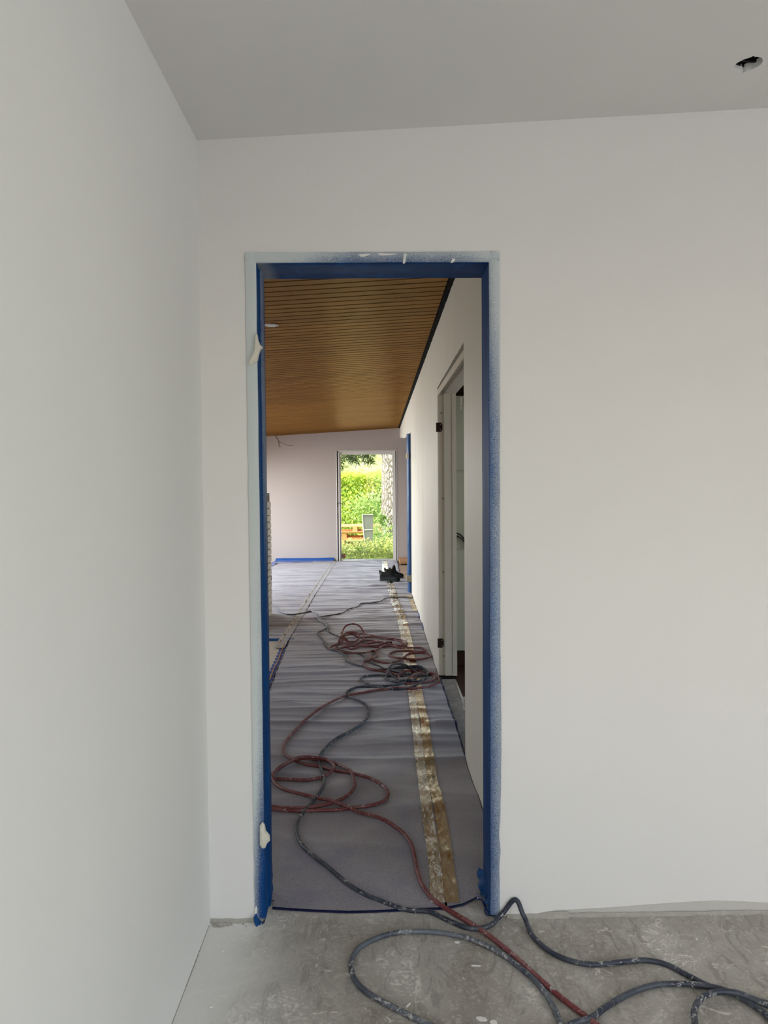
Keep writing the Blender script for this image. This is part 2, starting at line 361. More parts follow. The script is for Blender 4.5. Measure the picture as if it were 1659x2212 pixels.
# back wall and side wall with window openings the daylight comes through
bm = nb(); box(bm, XL - .12, -.45, YB - .15, YB, 0, 2.9); box(bm, 1.35, XR + .1, YB - .15, YB, 0, 2.9); box(bm, -.45, 1.35, YB - .15, YB, 0, .7); box(bm, -.45, 1.35, YB - .15, YB, 2.3, 2.9)
struct('wall_back', bm, M['wall'])
bm = nb(); box(bm, XR, XR + .12, YB - .15, -1.7, 0, 2.9); box(bm, XR, XR + .12, 0, Y0, 0, 2.9); box(bm, XR, XR + .12, -1.7, 0, 0, .75); box(bm, XR, XR + .12, -1.7, 0, 2.25, 2.9)
struct('wall_right', bm, M['wall'])
for i, (x0, x1, y0, y1, z0, z1) in enumerate([(-.45, 1.35, YB - .1, YB - .05, .7, 2.3), (XR + .04, XR + .08, -1.7, 0, .75, 2.25)]):
    bm = nb(); w_ = .05
    if i == 0:
        for a in (x0, (x0 + x1) / 2 - w_ / 2, x1 - w_): box(bm, a, a + w_, y0, y1, z0, z1)
        box(bm, x0, x1, y0, y1, z0, z0 + w_); box(bm, x0, x1, y0, y1, z1 - w_, z1)
    else:
        for a in (y0, -.85 - w_ / 2, y1 - w_): box(bm, x0, x1, a, a + w_, z0, z1)
        box(bm, x0, x1, y0, y1, z0, z0 + w_); box(bm, x0, x1, y0, y1, z1 - w_, z1)
    o = struct('window_%d' % (i + 2), bm, M['pvc'])
# room ceiling with the cut-out for a downlight
hc = on_z(1616, 139, 2.534); hr = .0365
bm = nb(); N = 40; ring = []
for k in range(N):
    a = 2 * PI * k / N; r = hr * (1 + .05 * nz(math.cos(a) * 3, math.sin(a) * 3, 4))
    if k == 9: r *= 1.16
    if k == 29: r *= 1.13
    ring.append((hc.x + r * math.cos(a), hc.y + r * math.sin(a)))
top = []
def V3(x, y, dz=0): return bm.verts.new((x, y, room_ceil(x) + dz))
o4 = [V3(XL - .02, YB), V3(XR, YB), V3(XR, Y0 + .004), V3(XL - .02, Y0 + .004)]; rv = [V3(*p) for p in ring]
ee = [bm.edges.new((o4[i], o4[(i+1) % 4])) for i in range(4)] + [bm.edges.new((rv[i], rv[(i+1) % N])) for i in range(N)]
bmesh.ops.triangle_fill(bm, edges=ee, use_beauty=True, use_dissolve=False)
rv2 = [V3(p[0], p[1], .022) for p in ring]
for i in range(N): bm.faces.new((rv[i], rv[(i+1) % N], rv2[(i+1) % N], rv2[i]))
bmesh.ops.recalc_face_normals(bm, faces=bm.faces)
struct('ceiling', bm, M['ceiling'])
bm = nb(); zc = room_ceil(hc.x) + .023
box(bm, hc.x - .12, hc.x + .12, hc.y - .12, hc.y + .12, zc + .008, zc + .2)
for i in range(3): tube(bm, catmull([Vector((hc.x - .1, hc.y - .03 + .02 * i, zc + .004)), Vector((hc.x, hc.y - .01 + .025 * i, zc - .004)), Vector((hc.x + .1, hc.y + .03 * i, zc + .004))]), .004, 6)
struct('trim_2', bm, M['dark'], label='dark void above the round ceiling cut-out')
bm = nb(); box(bm, XL - .12, XR + .12, YB - .15, Y0, 2.80, 2.9); struct('ceiling_upper', bm, M['ceiling'])

# ------------------------------------------------------------------ door frame and its masking
bm = nb()
box(bm, FL + .002, -.367, Y0 - .001, Y1, 0.012, FT - .002); box(bm, .359, FR - .002, Y0 - .001, Y1, .012, FT - .002); box(bm, -.367, .359, Y0 - .001, Y1, 2.080, FT - .002)
d1 = struct('door_1', bm, M['frame_white'])
def tape_strip(name, side, m):
    """cross profile (u across, y) swept along length; side L, R or T"""
    if side == 'L': prof = [(-.397, 2.3165), (-.388, 2.3150), (-.372, 2.3150), (-.3655, 2.3160), (-.3645, 2.3175), (-.3640, 2.34), (-.3655, 2.378), (-.3600, 2.385), (-.3590, 2.41), (-.3605, 2.446), (-.3650, 2.452), (-.3650, 2.486)]
    elif side == 'R': prof = [(.388, 2.3165), (.378, 2.3150), (.364, 2.3150), (.3575, 2.3160), (.3560, 2.3175), (.3555, 2.34), (.3575, 2.375), (.3555, 2.40), (.3560, 2.43), (.3570, 2.46), (.3570, 2.486)]
    else: prof = [(2.1085, 2.3165), (2.100, 2.3150), (2.085, 2.3150), (2.0785, 2.3160), (2.0770, 2.3175), (2.0765, 2.34), (2.0750, 2.38), (2.0770, 2.42), (2.0765, 2.45), (2.074, 2.486)]
    bm = nb(); rows = []
    a, b = (.012, 2.109) if side != 'T' else (-.397, .388)
    n = 170 if side != 'T' else 80
    for i in range(n + 1):
        t_ = a + (b - a) * i / n; row = []
        for j, (u, y) in enumerate(prof):
            s = 1 if side != 'L' else 1
            du = .0010 * nz(t_ * 7, j * 1.7, ord(side)); dy = .0009 * nz(t_ * 9 + 5, j * 1.3, ord(side))
            if j == 0:
                du = .0012 * nz(t_ * 12, 3, ord(side)) - (0 if side != 'R' else -.0028 * max(0, math.exp(-((t_ - .62) / .22) ** 2)))
                if side == 'R' and t_ < .42: du -= .007 * (.5 + .6 * nz(t_ * 16, 8)) * min(1, (.42 - t_) * 6)
                if side == 'L' and t_ < .3: du += .003 * max(0, nz(t_ * 14, 9))
            if y < 2.322: dy = -abs(dy)
            if side != 'T' and t_ < .12 and j > 3: du += (.006 if side == 'L' else -.006) * (1 - t_ / .12) * (.4 + nz(t_ * 40, j, 2))
            row.append((u + du, y + dy, t_) if side != 'T' else (t_, y + dy, u + du))
        # mitre: keep inner edge of the side strips under the head strip
        rows.append(row)
    grid(bm, rows); bmesh.ops.recalc_face_normals(bm, faces=bm.faces)
    return link(name, bm, m, None, True)
tl = tag(tape_strip('masking_tape', 'L', M['tape_l']), 'blue masking tape heavily oversprayed white, covering the left side of the doorway frame', 'masking tape', 'tape on the doorway frame')
trr = tag(tape_strip('masking_tape', 'R', M['tape_r']), 'blue masking tape speckled with overspray, covering the right side of the doorway frame', 'masking tape', 'tape on the doorway frame')
tt = tag(tape_strip('masking_tape', 'T', M['tape_t']), 'blue masking tape across the head of the doorway frame, with two paint drips', 'masking tape', 'tape on the doorway frame')
def plate(pts, Yf, Yo, name, m, parent, bulge=.004, label=None):
    """small thick flake from pixel outline on plane Y=Yf, wrinkled and puffed towards the room"""
    P = [on_y(a, b, Yf) for a, b in pts]; cx = sum(p.x for p in P) / len(P); cz = sum(p.z for p in P) / len(P)
    bm = nb(); rings = []
    for k, (s, y) in enumerate(((1, Yo), (1, Yf), (.8, Yf - bulge * .7), (.45, Yf - bulge))):
        rings.append([bm.verts.new((cx + (p.x - cx) * s, y + (.0015 * nz(p.x * 300, p.z * 120, k) if k > 1 else 0), cz + (p.z - cz) * s)) for p in P])
    n = len(P)
    for a in range(3):
        for i in range(n): bm.faces.new((rings[a][i], rings[a][(i+1) % n], rings[a+1][(i+1) % n], rings[a+1][i]))
    bm.faces.new(rings[3]); bm.faces.new(rings[0][::-1]); bmesh.ops.recalc_face_normals(bm, faces=bm.faces)
    o = link(name, bm, m, parent); 
    if label: o['label'] = label
    return o
plate([(872, 548), (879, 548), (877, 556), (876, 566), (873, 570), (870, 568), (871, 558)], 2.3145, 2.316, 'paint_drip', M['white_paint'], tt, .002)
plate([(978, 557), (984, 561), (979, 567), (973, 568), (975, 562)], 2.3145, 2.316, 'paint_drip', M['white_paint'], tt, .002)
plate([(775, 549), (800, 548), (798, 551), (785, 555), (778, 554)], 2.3145, 2.316, 'paint_drip', M['white_paint'], tt, .001)
plate([(816, 547), (860, 548), (845, 551), (826, 552), (819, 551)], 2.3145, 2.316, 'paint_drip', M['white_paint'], tt, .001)
plate([(552, 719), (556, 723), (558, 735), (562, 745), (568, 750), (562, 757), (559, 767), (556, 780), (546, 786), (536, 788), (539, 778), (545, 768), (550, 750)], 2.309, 2.3155, 'peeled_flap', M['flap'], tl, .007, 'cream flap of paint peeling off the tape near the top')
plate([(566, 1777), (571, 1782), (574, 1796), (582, 1806), (583, 1816), (577, 1822), (573, 1832), (566, 1833), (561, 1826), (561, 1805), (561, 1785)], 2.308, 2.3155, 'peeled_flap', M['flap'], tl, .008, 'cream flap of paint peeling off the tape near the foot')
plate([(551, 1963), (553, 1957), (556, 1962), (555, 1972), (551, 1976)], 2.3145, 2.316, 'paint_drip', M['white_paint'], tl, .001)
# loose tape ends at the feet
def ribbon(name, pts, w, m, parent, amp=.004, seed=0, wdir=Vector((0, 1, .0))):
    P = catmull([Vector(p) for p in pts], .006); bm = nb(); rows = []
    for i, p in enumerate(P):
        row = []
        for j in range(5):
            f = j / 4 - .5
            row.append(p + wdir * (w * f) + Vector((nz(i * .22, j * .8, seed), nz(i * .2 + 4, j, seed), nz(i * .2 + 9, j, seed))) * amp)
        rows.append(row)
    grid(bm, rows); return link(name, bm, m, parent, True)
ribbon('tape_end', [on_y(552, 1975, 2.312), on_y(556, 1990, 2.305), on_y(563, 1999, 2.30), on_y(571, 1990, 2.312)], .03, M['blue'], tl, .004, 1, Vector((.3, .9, .1)))
ribbon('tape_end', [on_y(582, 1930, 2.46), on_y(583, 1955, 2.43), on_y(577, 1975, 2.40), on_y(568, 1994, 2.34)], .05, M['blue'], tl, .004, 2, Vector((.3, .9, 0)))
ribbon('tape_end', [on_y(1044, 1880, 2.47), on_y(1040, 1910, 2.45), on_y(1046, 1935, 2.44), on_y(1041, 1958, 2.43), on_y(1052, 1974, 2.39)], .05, M['blue'], trr, .012, 3, Vector((-.4, .8, 0)))
ribbon('tape_end', [on_y(1062, 1940, 2.36), on_y(1052, 1952, 2.345), on_y(1064, 1962, 2.335), on_y(1052, 1972, 2.34), on_y(1068, 1978, 2.33)], .035, M['blue'], trr, .009, 4, Vector((-.5, .8, 0)))
ribbon('tape_end', [on_z(1030, 1937, .02), on_z(1042, 1943, .03), on_z(1046, 1955, .02), on_z(1050, 1968, .01), on_z(1060, 1978, .003)], .03, M['film'], trr, .01, 5, Vector((0, .7, .4)))

# ------------------------------------------------------------------ setting: hall
bm = nb()
D0, D1, DH = 3.69, 5.25, 2.055      # cupboard opening in the hall wall
WT = .12
box(bm, XW, XW + WT, Y1, D0, 0, 2.75); 
box(bm, XW, XW + WT, D1 + .03, 9.27, 0, 2.75)
# over the opening, with a torn lower edge above the head of the frame
te = []
for i in range(31):
    y = D0 + (D1 + .03 - D0) * i / 30; te.append((y, DH + .018 + .018 * (1 - i / 30) + .006 * nz(y * 7, 3) + .004 * nz(y * 30, 1)))
prism(bm, te + [(D1 + .03, 2.75), (D0, 2.75)], 'x', XW, XW + WT)
prism(bm, [(9.27, 2.04), (11.2, 2.09), (13.4, 2.235), (13.4, 2.75), (9.27, 2.75)], 'x', XW, XW + WT)
box(bm, XW + .028, XW + .11, D0 + .004, D1, DH + .001, DH + .12, 1)
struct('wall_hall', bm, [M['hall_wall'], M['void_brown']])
# far wall around the glazed door
gx0, gx1, gz1 = on_y(728.5, 1100, YF).x, on_y(856.5, 1100, YF).x, on_y(790, 974, YF).z
bm = nb(); box(bm, -5.2, gx0, YF, YF + .2, 0, 2.75); box(bm, gx1, 3.2, YF, YF + .2, 0, 2.75); box(bm, gx0, gx1, YF, YF + .2, gz1, 2.75)
struct('wall_far', bm, M['far_wall'])
# living-room left wall with long windows
LX = -3.4
bm = nb()
def pane_wall(y0, y1, z0, z1): box(bm, LX - .12, LX, y0, y1, z0, z1)
pane_wall(Y1, 4.6, 0, 2.6); pane_wall(6.2, 8.4, 0, 2.6); pane_wall(12.85, YF, 0, 2.6)
pane_wall(4.6, 6.2, 0, .5); pane_wall(4.6, 6.2, 2.2, 2.6); pane_wall(8.4, 12.85, 0, .35); pane_wall(8.4, 12.85, 2.25, 2.6)
struct('wall_living_room', bm, M['far_wall'])
for nn, (y0, y1, z0, z1, nd) in {'window_4': (8.4, 12.85, .35, 2.25, 3), 'window_5': (4.6, 6.2, .5, 2.2, 2)}.items():
    bm = nb()
    for i in range(nd + 1): a = y0 + (y1 - .05 - y0) * i / nd; box(bm, LX - .09, LX - .03, a, a + .05, z0, z1)
    box(bm, LX - .09, LX - .03, y0, y1, z0, z0 + .05); box(bm, LX - .09, LX - .03, y0, y1, z1 - .05, z1); struct(nn, bm, M['pvc'])
bm = nb(); box(bm, LX, -1.4, Y1, Y1 + .1, 0, 2.6)
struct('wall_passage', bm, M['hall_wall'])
# wooden ceiling
bm = nb(); k0, k1 = int(Y1 / PITCH) - 1, int(YF / PITCH) + 1
for k in range(k0, k1):
    ya, yb = k * PITCH + .0065, (k + 1) * PITCH - .0065
    if yb > YF: yb = YF
    if ya < Y1: continue
    x0, x1 = LX, XW - .036
    z = [hall_ceil(x0, (ya + yb) / 2), hall_ceil(x1, (ya + yb) / 2)]
    v = [bm.verts.new(p) for p in ((x0, ya, z[0]), (x1, ya, z[1]), (x1, yb, z[1]), (x0, yb, z[0]), (x0, ya, z[0] + .014), (x1, ya, z[1] + .014), (x1, yb, z[1] + .014), (x0, yb, z[0] + .014))]
    for f in ((0,3,2,1),(0,1,5,4),(1,2,6,5),(2,3,7,6),(3,0,4,7)): bm.faces.new([v[i] for i in f])
v = [bm.verts.new((x, y, hall_ceil(x, y) + .014)) for x, y in ((LX - .1, Y1), (XW + .001, Y1), (XW + .001, YF), (LX - .1, YF))]
f = bm.faces.new(v); f.material_index = 1
struct('ceiling_hall', bm, [M['wood'], M['dark']])
bm = nb(); rows = []
for i in range(260):
    y = Y1 + (YF - Y1) * i / 259; r_ = .004 * nz(y * 9, 0) + .003 * nz(y * 40, 1)
    rows.append([(XW - .040, y, hall_ceil(XW, y) + .008), (XW - .034, y, hall_ceil(XW, y) + .002), (XW - .012 + r_, y, hall_ceil(XW, y) - .002 + r_), (XW - .001, y, hall_ceil(XW, y) - .003 + r_ * 1.5)])
grid(bm, rows); struct('trim_3', bm, M['black_strip'], True, 'black sealing strip between wooden ceiling and hall wall')
bm = nb(); v = [bm.verts.new(p) for p in ((XW + .1, Y1, 2.6), (3.2, Y1, 2.75), (3.2, YF, 2.75), (XW + .1, YF, 2.55))]; bm.faces.new(v); box(bm, -5.2, 3.3, Y1 - .1, YF + .2, 2.76, 2.86)
struct('ceiling_loft', bm, M['ochre'])
# side room beyond the wide opening
bm = nb(); box(bm, 2.8, 2.9, 6.1, YF, 0, 2.75); box(bm, XW + WT, 2.9, 6.1, 6.2, 0, 2.75); struct('wall_side_room', bm, M['far_wall'])
# cupboard shell and floor; the side opening is added for the fill lamp
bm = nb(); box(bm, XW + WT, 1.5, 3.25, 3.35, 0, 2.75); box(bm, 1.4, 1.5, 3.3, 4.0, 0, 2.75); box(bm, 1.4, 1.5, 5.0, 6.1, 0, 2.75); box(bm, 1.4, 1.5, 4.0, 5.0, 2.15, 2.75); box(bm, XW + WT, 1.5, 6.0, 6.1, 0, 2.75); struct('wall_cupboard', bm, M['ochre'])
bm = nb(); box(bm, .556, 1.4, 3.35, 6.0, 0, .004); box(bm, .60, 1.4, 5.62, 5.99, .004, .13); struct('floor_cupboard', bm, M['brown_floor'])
bm = nb(); prism(bm, [(.53, 3.7), (.556, 3.7), (.557, 5.2), (.545, 5.0), (.538, 4.5)], 'z', 0, .003); struct('trim_4', bm, M['white_paint'])
# pale floor uncovered on the left
bm = nb(); prism(bm, [(-3.2, 3.5), (-.786, 3.5), (-.786, 5.0), (-.832, 6.575), (-3.2, 6.575)], 'z', 0, .004); struct('floor_living_room', bm, M['pale_floor'])

# cupboard door frame
dr = thing('door_frame', 'old cream wooden frame of the wide cupboard opening in the hall wall', 'door frame', (XW + .06, D1, 0)); dr['kind'] = 'structure'; dr.name = 'door_2'
bm = nb(); box(bm, XW + .001, XW + .045, D1, D1 + .03, .022, DH); box(bm, XW + .045, XW + WT + .008, D1 - .016, D1 + .03, .024, DH - .03)
box(bm, XW + .100, XW + WT + .008, D1 - .022, D1 - .016, .024, DH - .03)
o = link('frame_jamb', bm, M['jamb'], dr)
bm = nb(); box(bm, XW - .001, XW + .006, D0 - .002, D1 + .012, DH - .042, DH); box(bm, XW + .006, XW + .045, D0, D1, DH - .008, DH); box(bm, XW + .045, XW + WT + .008, D0, D1 - .016, DH - .03, DH)
link('frame_head', bm, M['jamb'], dr)
bm = nb(); box(bm, XW + .004, XW + .045, D0 - .003, D0 + .004, .02, DH); box(bm, XW + .045, XW + WT + .008, D0 - .003, D0 + .012, .02, DH); link('frame_jamb', bm, M['jamb'], dr)
bm = nb(); box(bm, XW + .002, XW + WT, D1 - .02, D1 + .03, 0, .021); link('jamb_gap_shadow', bm, M['dark'], dr)  # dark strip paints the shadow gap below the jamb
bm = nb()
for px, py in ((953.5, 892), (957, 1077), (957.5, 1236), (959, 1417)):
    p = on_y(px, py, D1); bmesh.ops.create_cone(bm, segments=10, radius1=.0045, radius2=.0045, depth=.002, cap_ends=True, matrix=Matrix.Translation((p.x, D1 - .0006, p.z)) @ Matrix.Rotation(PI / 2, 4, 'X'))
link('screw_hole', bm, M['dark'], dr)
for (xa, xb, ya, yb) in ((942, 955.5, 913, 933), (945.4, 958.5, 1379, 1399)):
    h = None
    a_, b_ = on_y(xa, yb, D1), on_y(xb, ya, D1); bm = nb()
    box(bm, a_.x, b_.x, D1 - .003, D1, a_.z, b_.z); bmesh.ops.bevel(bm, geom=[e for e in bm.edges if abs(e.verts[0].co.y - e.verts[1].co.y) > .001 and e.verts[0].co.x > (a_.x + b_.x) / 2], offset=.008, segments=4, affect='EDGES')
    h = link('hinge_leaf', bm, M['rust'], dr); bm = nb()
    for f_ in (.22, .78):
        bmesh.ops.create_uvsphere(bm, u_segments=8, v_segments=6, radius=.004, matrix=Matrix.Translation((b_.x - .012, D1 - .0035, a_.z + (b_.z - a_.z) * f_)) @ Matrix.Diagonal((1, .4, 1, 1)))
    link('hinge_screw', bm, M['steel'], h)
for (px, ya, yb) in ((998.5, 858, 886), (1003.5, 1505, 1533)):
    a_, b_ = on_y(px, yb, D0 + .02), on_y(px, ya, D0 + .02); bm = nb(); L = b_.z - a_.z
    for i in range(3): lathe(bm, [(.0055, 0), (.0075, .001), (.0075, L / 3 - .002), (.0055, L / 3 - .001)], (a_.x, a_.y, a_.z + i * L / 3), 14)
    box(bm, a_.x, a_.x + .03, a_.y - .001, a_.y + .001, a_.z, b_.z)
    link('hinge_barrel', bm, M['white_metal'], dr)

# cupboard content: pale panel with two grooves and a loop of cable
pan = thing('cupboard_panel', 'tall grey green panel with grooves standing inside the hall cupboard', 'panel', (.9, 5.55, .13))
za = .155; bm = nb(); zs = [za, on_y(994, 1189, 5.56).z, on_y(994, 1185, 5.56).z, on_y(994, 1020, 5.56).z, on_y(994, 1016, 5.56).z, on_y(994, 855, 5.56).z]
for i in range(0, 6, 2): box(bm, .565, 1.3, 5.56, 5.59, zs[i] - (.025 if i == 0 else 0), zs[i + 1])
box(bm, .565, 1.3, 5.572, 5.60, za, zs[5] - .01)
link('panel_board', bm, M['closet'], pan)
for z in (zs[1] + .004, zs[3] + .004):
    bm = nb(); box(bm, .565, 1.3, 5.553, 5.572, z - .002, z + .006); link('panel_rail', bm, M['jamb'], pan)
bm = nb()
for dy in (0, 6): tube(bm, catmull([on_y(978, 1152 + dy, 5.53), on_y(987, 1152 + dy, 5.53), on_y(995, 1156 + dy, 5.53), on_y(1004, 1166 + dy, 5.53), on_y(1012, 1180 + dy, 5.53)]), .006, 8)
tag(link('cable_loop', bm, M['cable_black'], None, True), 'pair of dark cables drooping across the panel inside the cupboard', 'cable')

# ------------------------------------------------------------------ far glazed door / window
wd = bpy.data.objects.new('window_1', None); wd.location = (0, YF, 0); C.objects.link(wd); wd['kind'] = 'structure'
def wx(px): return on_y(px, 1100, YF).x
def wz(py): return on_y(790, py, YF).z
bm = nb(); gy0, gy1 = YF + .03, YF + .10
a0, a1, ai0, ai1 = wx(730.3), wx(854.9), wx(736.6), wx(848.6); zt, zti, zb, zbi = wz(974.6), wz(981.5), 0.0, wz(1208.7)
box(bm, a0, ai0, gy0, gy1, 0, zt); box(bm, ai1, a1, gy0, gy1, 0, zt); box(bm, ai0, ai1, gy0, gy1, zti, zt); box(bm, ai0, ai1, gy0, gy1, 0, max(zbi, .03))
box(bm, a0 + .012, a0 + .03, YF - .004, gy0, 0, zt - .02)
link('window_frame', bm, M['pvc'], wd)
bm = nb(); box(bm, gx0, a0, YF + .06, YF + .09, 0, gz1); box(bm, a1, gx1, YF + .06, YF + .09, 0, gz1); link('seal_gap', bm, M['dark'], wd)
bm = nb(); box(bm, gx0 - .012, gx0, YF - .006, YF + .01, 0, gz1 + .01); box(bm, gx1, gx1 + .012, YF - .006, YF + .01, 0, gz1 + .01); box(bm, gx0 - .012, gx1 + .012, YF - .006, YF + .01, gz1, gz1 + .012); link('edge_bead', bm, M['pvc'], wd)
bm = nb(); box(bm, ai0, ai1, YF + .062, YF + .068, max(zbi, .03), zti); link('window_pane', bm, M['glass'], wd)
p = on_y(732, 1087, YF); bm = nb(); box(bm, p.x - .012, p.x + .02, gy0 - .012, gy0, p.z - .06, p.z + .03); tube(bm, catmull([Vector((p.x, gy0 - .04, p.z)), Vector((p.x + .04, gy0 - .05, p.z + .002)), Vector((p.x + .075, gy0 - .045, p.z - .03))]), .009, 8); tube(bm, [Vector((p.x, gy0, p.z)), Vector((p.x, gy0 - .045, p.z))], .009, 8)
link('window_handle', bm, M['steel'], wd)
p, q = on_y(738, 1206, YF + .06), on_y(746, 1196, YF + .06)
st = thing('sticker', 'small dark red square sticker in the lower corner of the far glass door', 'sticker', (p.x, YF + .06, p.z))
bm = nb(); box(bm, p.x, q.x, YF + .058, YF + .0615, p.z, q.z); link('sticker_sheet', bm, simple('dark_red_sticker', (128, 48, 42), .5), st)
bm = nb()
for i in range(3):
    z = p.z + (q.z - p.z) * (.25 + .25 * i); box(bm, p.x + .012, q.x - .012 - .012 * (i % 2), YF + .0572, YF + .0585, z - .003, z + .003)
link('sticker_print', bm, M['white_paint'], st)

# ------------------------------------------------------------------ floor covering
SEAM_L = -.755
seamL = lambda y: -.728 if y < 5 else -.728 - .049 * (y - 5) / 1.576 if y < 6.576 else -.777 + .029 * (y - 6.576) / 6.9
seamR_px = [(962, 1950), (944, 1800), (926, 1700), (908, 1570), (897, 1500), (887, 1440), (877, 1380), (864, 1330), (852, 1300), (843, 1265), (833, 1240), (831, 1214)]
seamR = [on_z(a, b, .006) for a, b in seamR_px]
edge_px = [(1036, 1938), (1046, 1880), (1058, 1800), (1047, 1725), (1010, 1645), (1003, 1600), (996, 1572), (980, 1548), (967, 1527), (965, 1503), (957, 1485), (948, 1469)]
edgeR = [on_z(a, b, .006) for a, b in edge_px] + [Vector((XW - .006, 5.6, 0)), Vector((XW - .006, 9.2, 0)), on_z(877, 1253), on_z(864, 1250), on_z(857, 1214)]
def interp(L, y):
    if y <= L[0].y: return L[0].x
    for a, b in zip(L, L[1:]):
        if a.y <= y <= b.y: return a.x + (b.x - a.x) * (y - a.y) / max(1e-6, b.y - a.y)
    return L[-1].x
xs = lambda y: interp(seamR, y)
xe = lambda y: min(interp(edgeR, y), XW - .004 if y < 9.3 else 9)
def fab(x, y):
    w = y + .10 * nz(x * .9, y * .5, 7) + .05 * x * nz(3, y * .4)
    h = .010
    r1 = 1 - abs(nz(x * .55, w * 3.3, 1)) * 2.4; r2 = 1 - abs(nz(x * .9 + 9, w * 7.5, 2)) * 2.6
    near = max(0, min(1, (7.5 - y) / 3))
    vn = max(0, min(1, (4.6 - y) / 1.6))
    h += .014 * max(0, r1) ** 2.0 * (1 - .55 * vn)
    h += .010 * max(0, r2) ** 2 * (1 - near) + .004 * max(0, r2) ** 2 * near * (1 - vn)
    h += .012 * vn * max(0, nz(x * 2.2 + y * .8, y * 2.3 - x, 11)) + .009 * vn * max(0, 1 - abs(nz(x * 1.3, y * 1.7, 12)) * 4) ** 1.5
    h += .010 * (1 - near) * max(0, 1 - abs(nz(x * .35 + 4, w * 13, 5)) * 3) ** 1.5
    h += .017 * nz(x * 1.8, y * 1.6, 3) * near + .004 * nz(x * 5, y * 5, 8) * near
    h *= min(1, max(.15, (y - 2.4) / .5))
    # the raised fold beside the cupboard
    f = math.exp(-((y - 4.16 - .03 * x) / .055) ** 2) * max(0, min(1, (x - .24) * 9)); h += .028 * f
    f = math.exp(-((y - 7.2) / .09) ** 2) * max(0, min(1, (x - .24) * 9)); h += .03 * f
    return max(.004, h)
def sheet(name, x0f, x1f, ya, yb, dx, dyf, label, film=True, endy=None):
    y = ya; ys = []
    while y < yb: ys.append(y); y += dyf(y)
    ys.append(yb); bm = nb(); bm2 = nb(); rows = []; r2 = []
    n = max(4, int(abs(x1f(ya) - x0f(ya)) / dx), int(abs(x1f(5) - x0f(5)) / dx))
    for y in ys:
        yc = y if (endy is None or y > ya + .5) else 2.44 + (y - ya) * (ya + .5 - 2.44) / .5
        a, b = x0f(yc), x1f(yc); row = []; rr = []
        for i in range(n + 1):
            x = a + (b - a) * i / n; x = min(max(x, -.352), .349) if yc < 2.487 else x; yy = y if (endy is None or y > ya + .5) else endy(x) + (y - ya) * ((ya + .5) - endy(x)) / .5
            row.append((x, yy, fab(x, yy))); ex = .012 * (2 * i / n - 1) if y > 2.7 else 0
            rr.append((x + ex, yy - (.012 if y == ya else 0), max(.002, fab(x, yy) - .004)))
        rows.append(row); r2.append(rr)
    grid(bm, rows); grid(bm2, r2)
    o = link(name, bm, M['fleece'], None, True); tag(o, label, 'floor covering', 'fleece floor protection sheets')
    if film: link('film_backing', bm2, M['film'], o, True)
    return o
stepy = lambda y: .014 if y < 6 else .018 if y < 9 else .022
def endy(x):
    L = [(585, 1957), (640, 1961), (700, 1964), (750, 1966), (800, 1965), (860, 1962), (900, 1960), (960, 1958), (1000, 1950), (1037, 1932)]
    P = [on_z(a, b, .006) for a, b in L]
    if x <= P[0].x: return P[0].y
    for a, b in zip(P, P[1:]):
        if a.x <= x <= b.x: return a.y + (b.y - a.y) * (x - a.x) / (b.x - a.x)
    return P[-1].y
YS = 2.33
xmid0 = lambda y: max(SEAM_L if y > 2.52 else -.36, -.36 - (y - 2.5) * 6) if y < 2.9 else SEAM_L + .006 * nz(y * 5, 1)
xmid0b = lambda y: (-.352 if y < 2.49 else SEAM_L)
def near_left(y): return seamL(y) + .008 * nz(y * 4, 1)
sheet('fleece_runner', near_left, lambda y: xs(y) + .004, YS + .03, 13.36, .03, stepy, 'long grey fleece runner down the middle of the hall floor', endy=endy)
sheet('fleece_runner', lambda y: xs(y) - .004, lambda y: xe(y), YS + .03, 13.36, .03, stepy, 'narrow grey fleece strip between the foil tape and the hall wall', endy=endy)
sheet('fleece_sheet', lambda y: LX + .02, lambda y: seamL(y) - .004, 6.585, 13.30, .07, lambda y: .024, 'wide grey fleece sheet left of the runner, in front of the white brick')

def foil(label, path, w, off, seed, m='foil'):
    pts = catmull(path, .02); bm = nb(); rows = []
    for i, p in enumerate(pts):
        d = (pts[min(i + 1, len(pts) - 1)] - pts[max(i - 1, 0)]); n = Vector((d.y, -d.x, 0)).normalized(); row = []
        for j in range(7):
            f = j / 6 - .5; q = p + n * (off + w * f + .006 * nz(i * .05, seed) + (.002 * nz(i * .3, seed) if j in (0, 6) else 0))
            row.append((q.x, q.y, fab(q.x, q.y) + .0035 + (.002 if seed == 6 else 0) + .0022 * nz(q.x * 50, q.y * 32, seed) + (.004 * abs(nz(q.y * 6, seed)) if abs(f) < .1 else 0)))
        rows.append(row)
    grid(bm, rows)
    return tag(link('foil_tape', bm, M[m], None, True), label, 'tape', 'foil tape strips on the fleece')
foil('crumpled silvery foil tape along the left side of the right fleece seam', seamR, .047, -.0255, 1, 'foil_l')
foil('crumpled golden foil tape along the right side of the right fleece seam', seamR, .047, .0235, 2, 'foil_r')
sl = [on_z(a, b, .006) for a, b in ((603, 1402), (640, 1343), (660, 1309), (690, 1262), (722, 1214))]
foil('long foil tape along the left fleece seam towards the far wall', sl, .085, .0, 3, 'foil_dull')
foil('thin bright foil edge running along the middle of the left fleece seam', [Vector((p.x, p.y, p.z)) for p in sl], .014, -.02, 6, 'foil_l')
foil('short foil tape patch crossing to the masked jamb of the side opening', [Vector((.26, 9.05, 0)), Vector((.34, 9.03, 0)), Vector((.43, 9.0, 0))], .09, 0, 4)
foil('foil tape patch along the hall wall foot beyond the black cable', [Vector((.405, 7.9, 0)), Vector((.41, 8.4, 0)), Vector((.405, 8.85, 0))], .05, 0, 5)
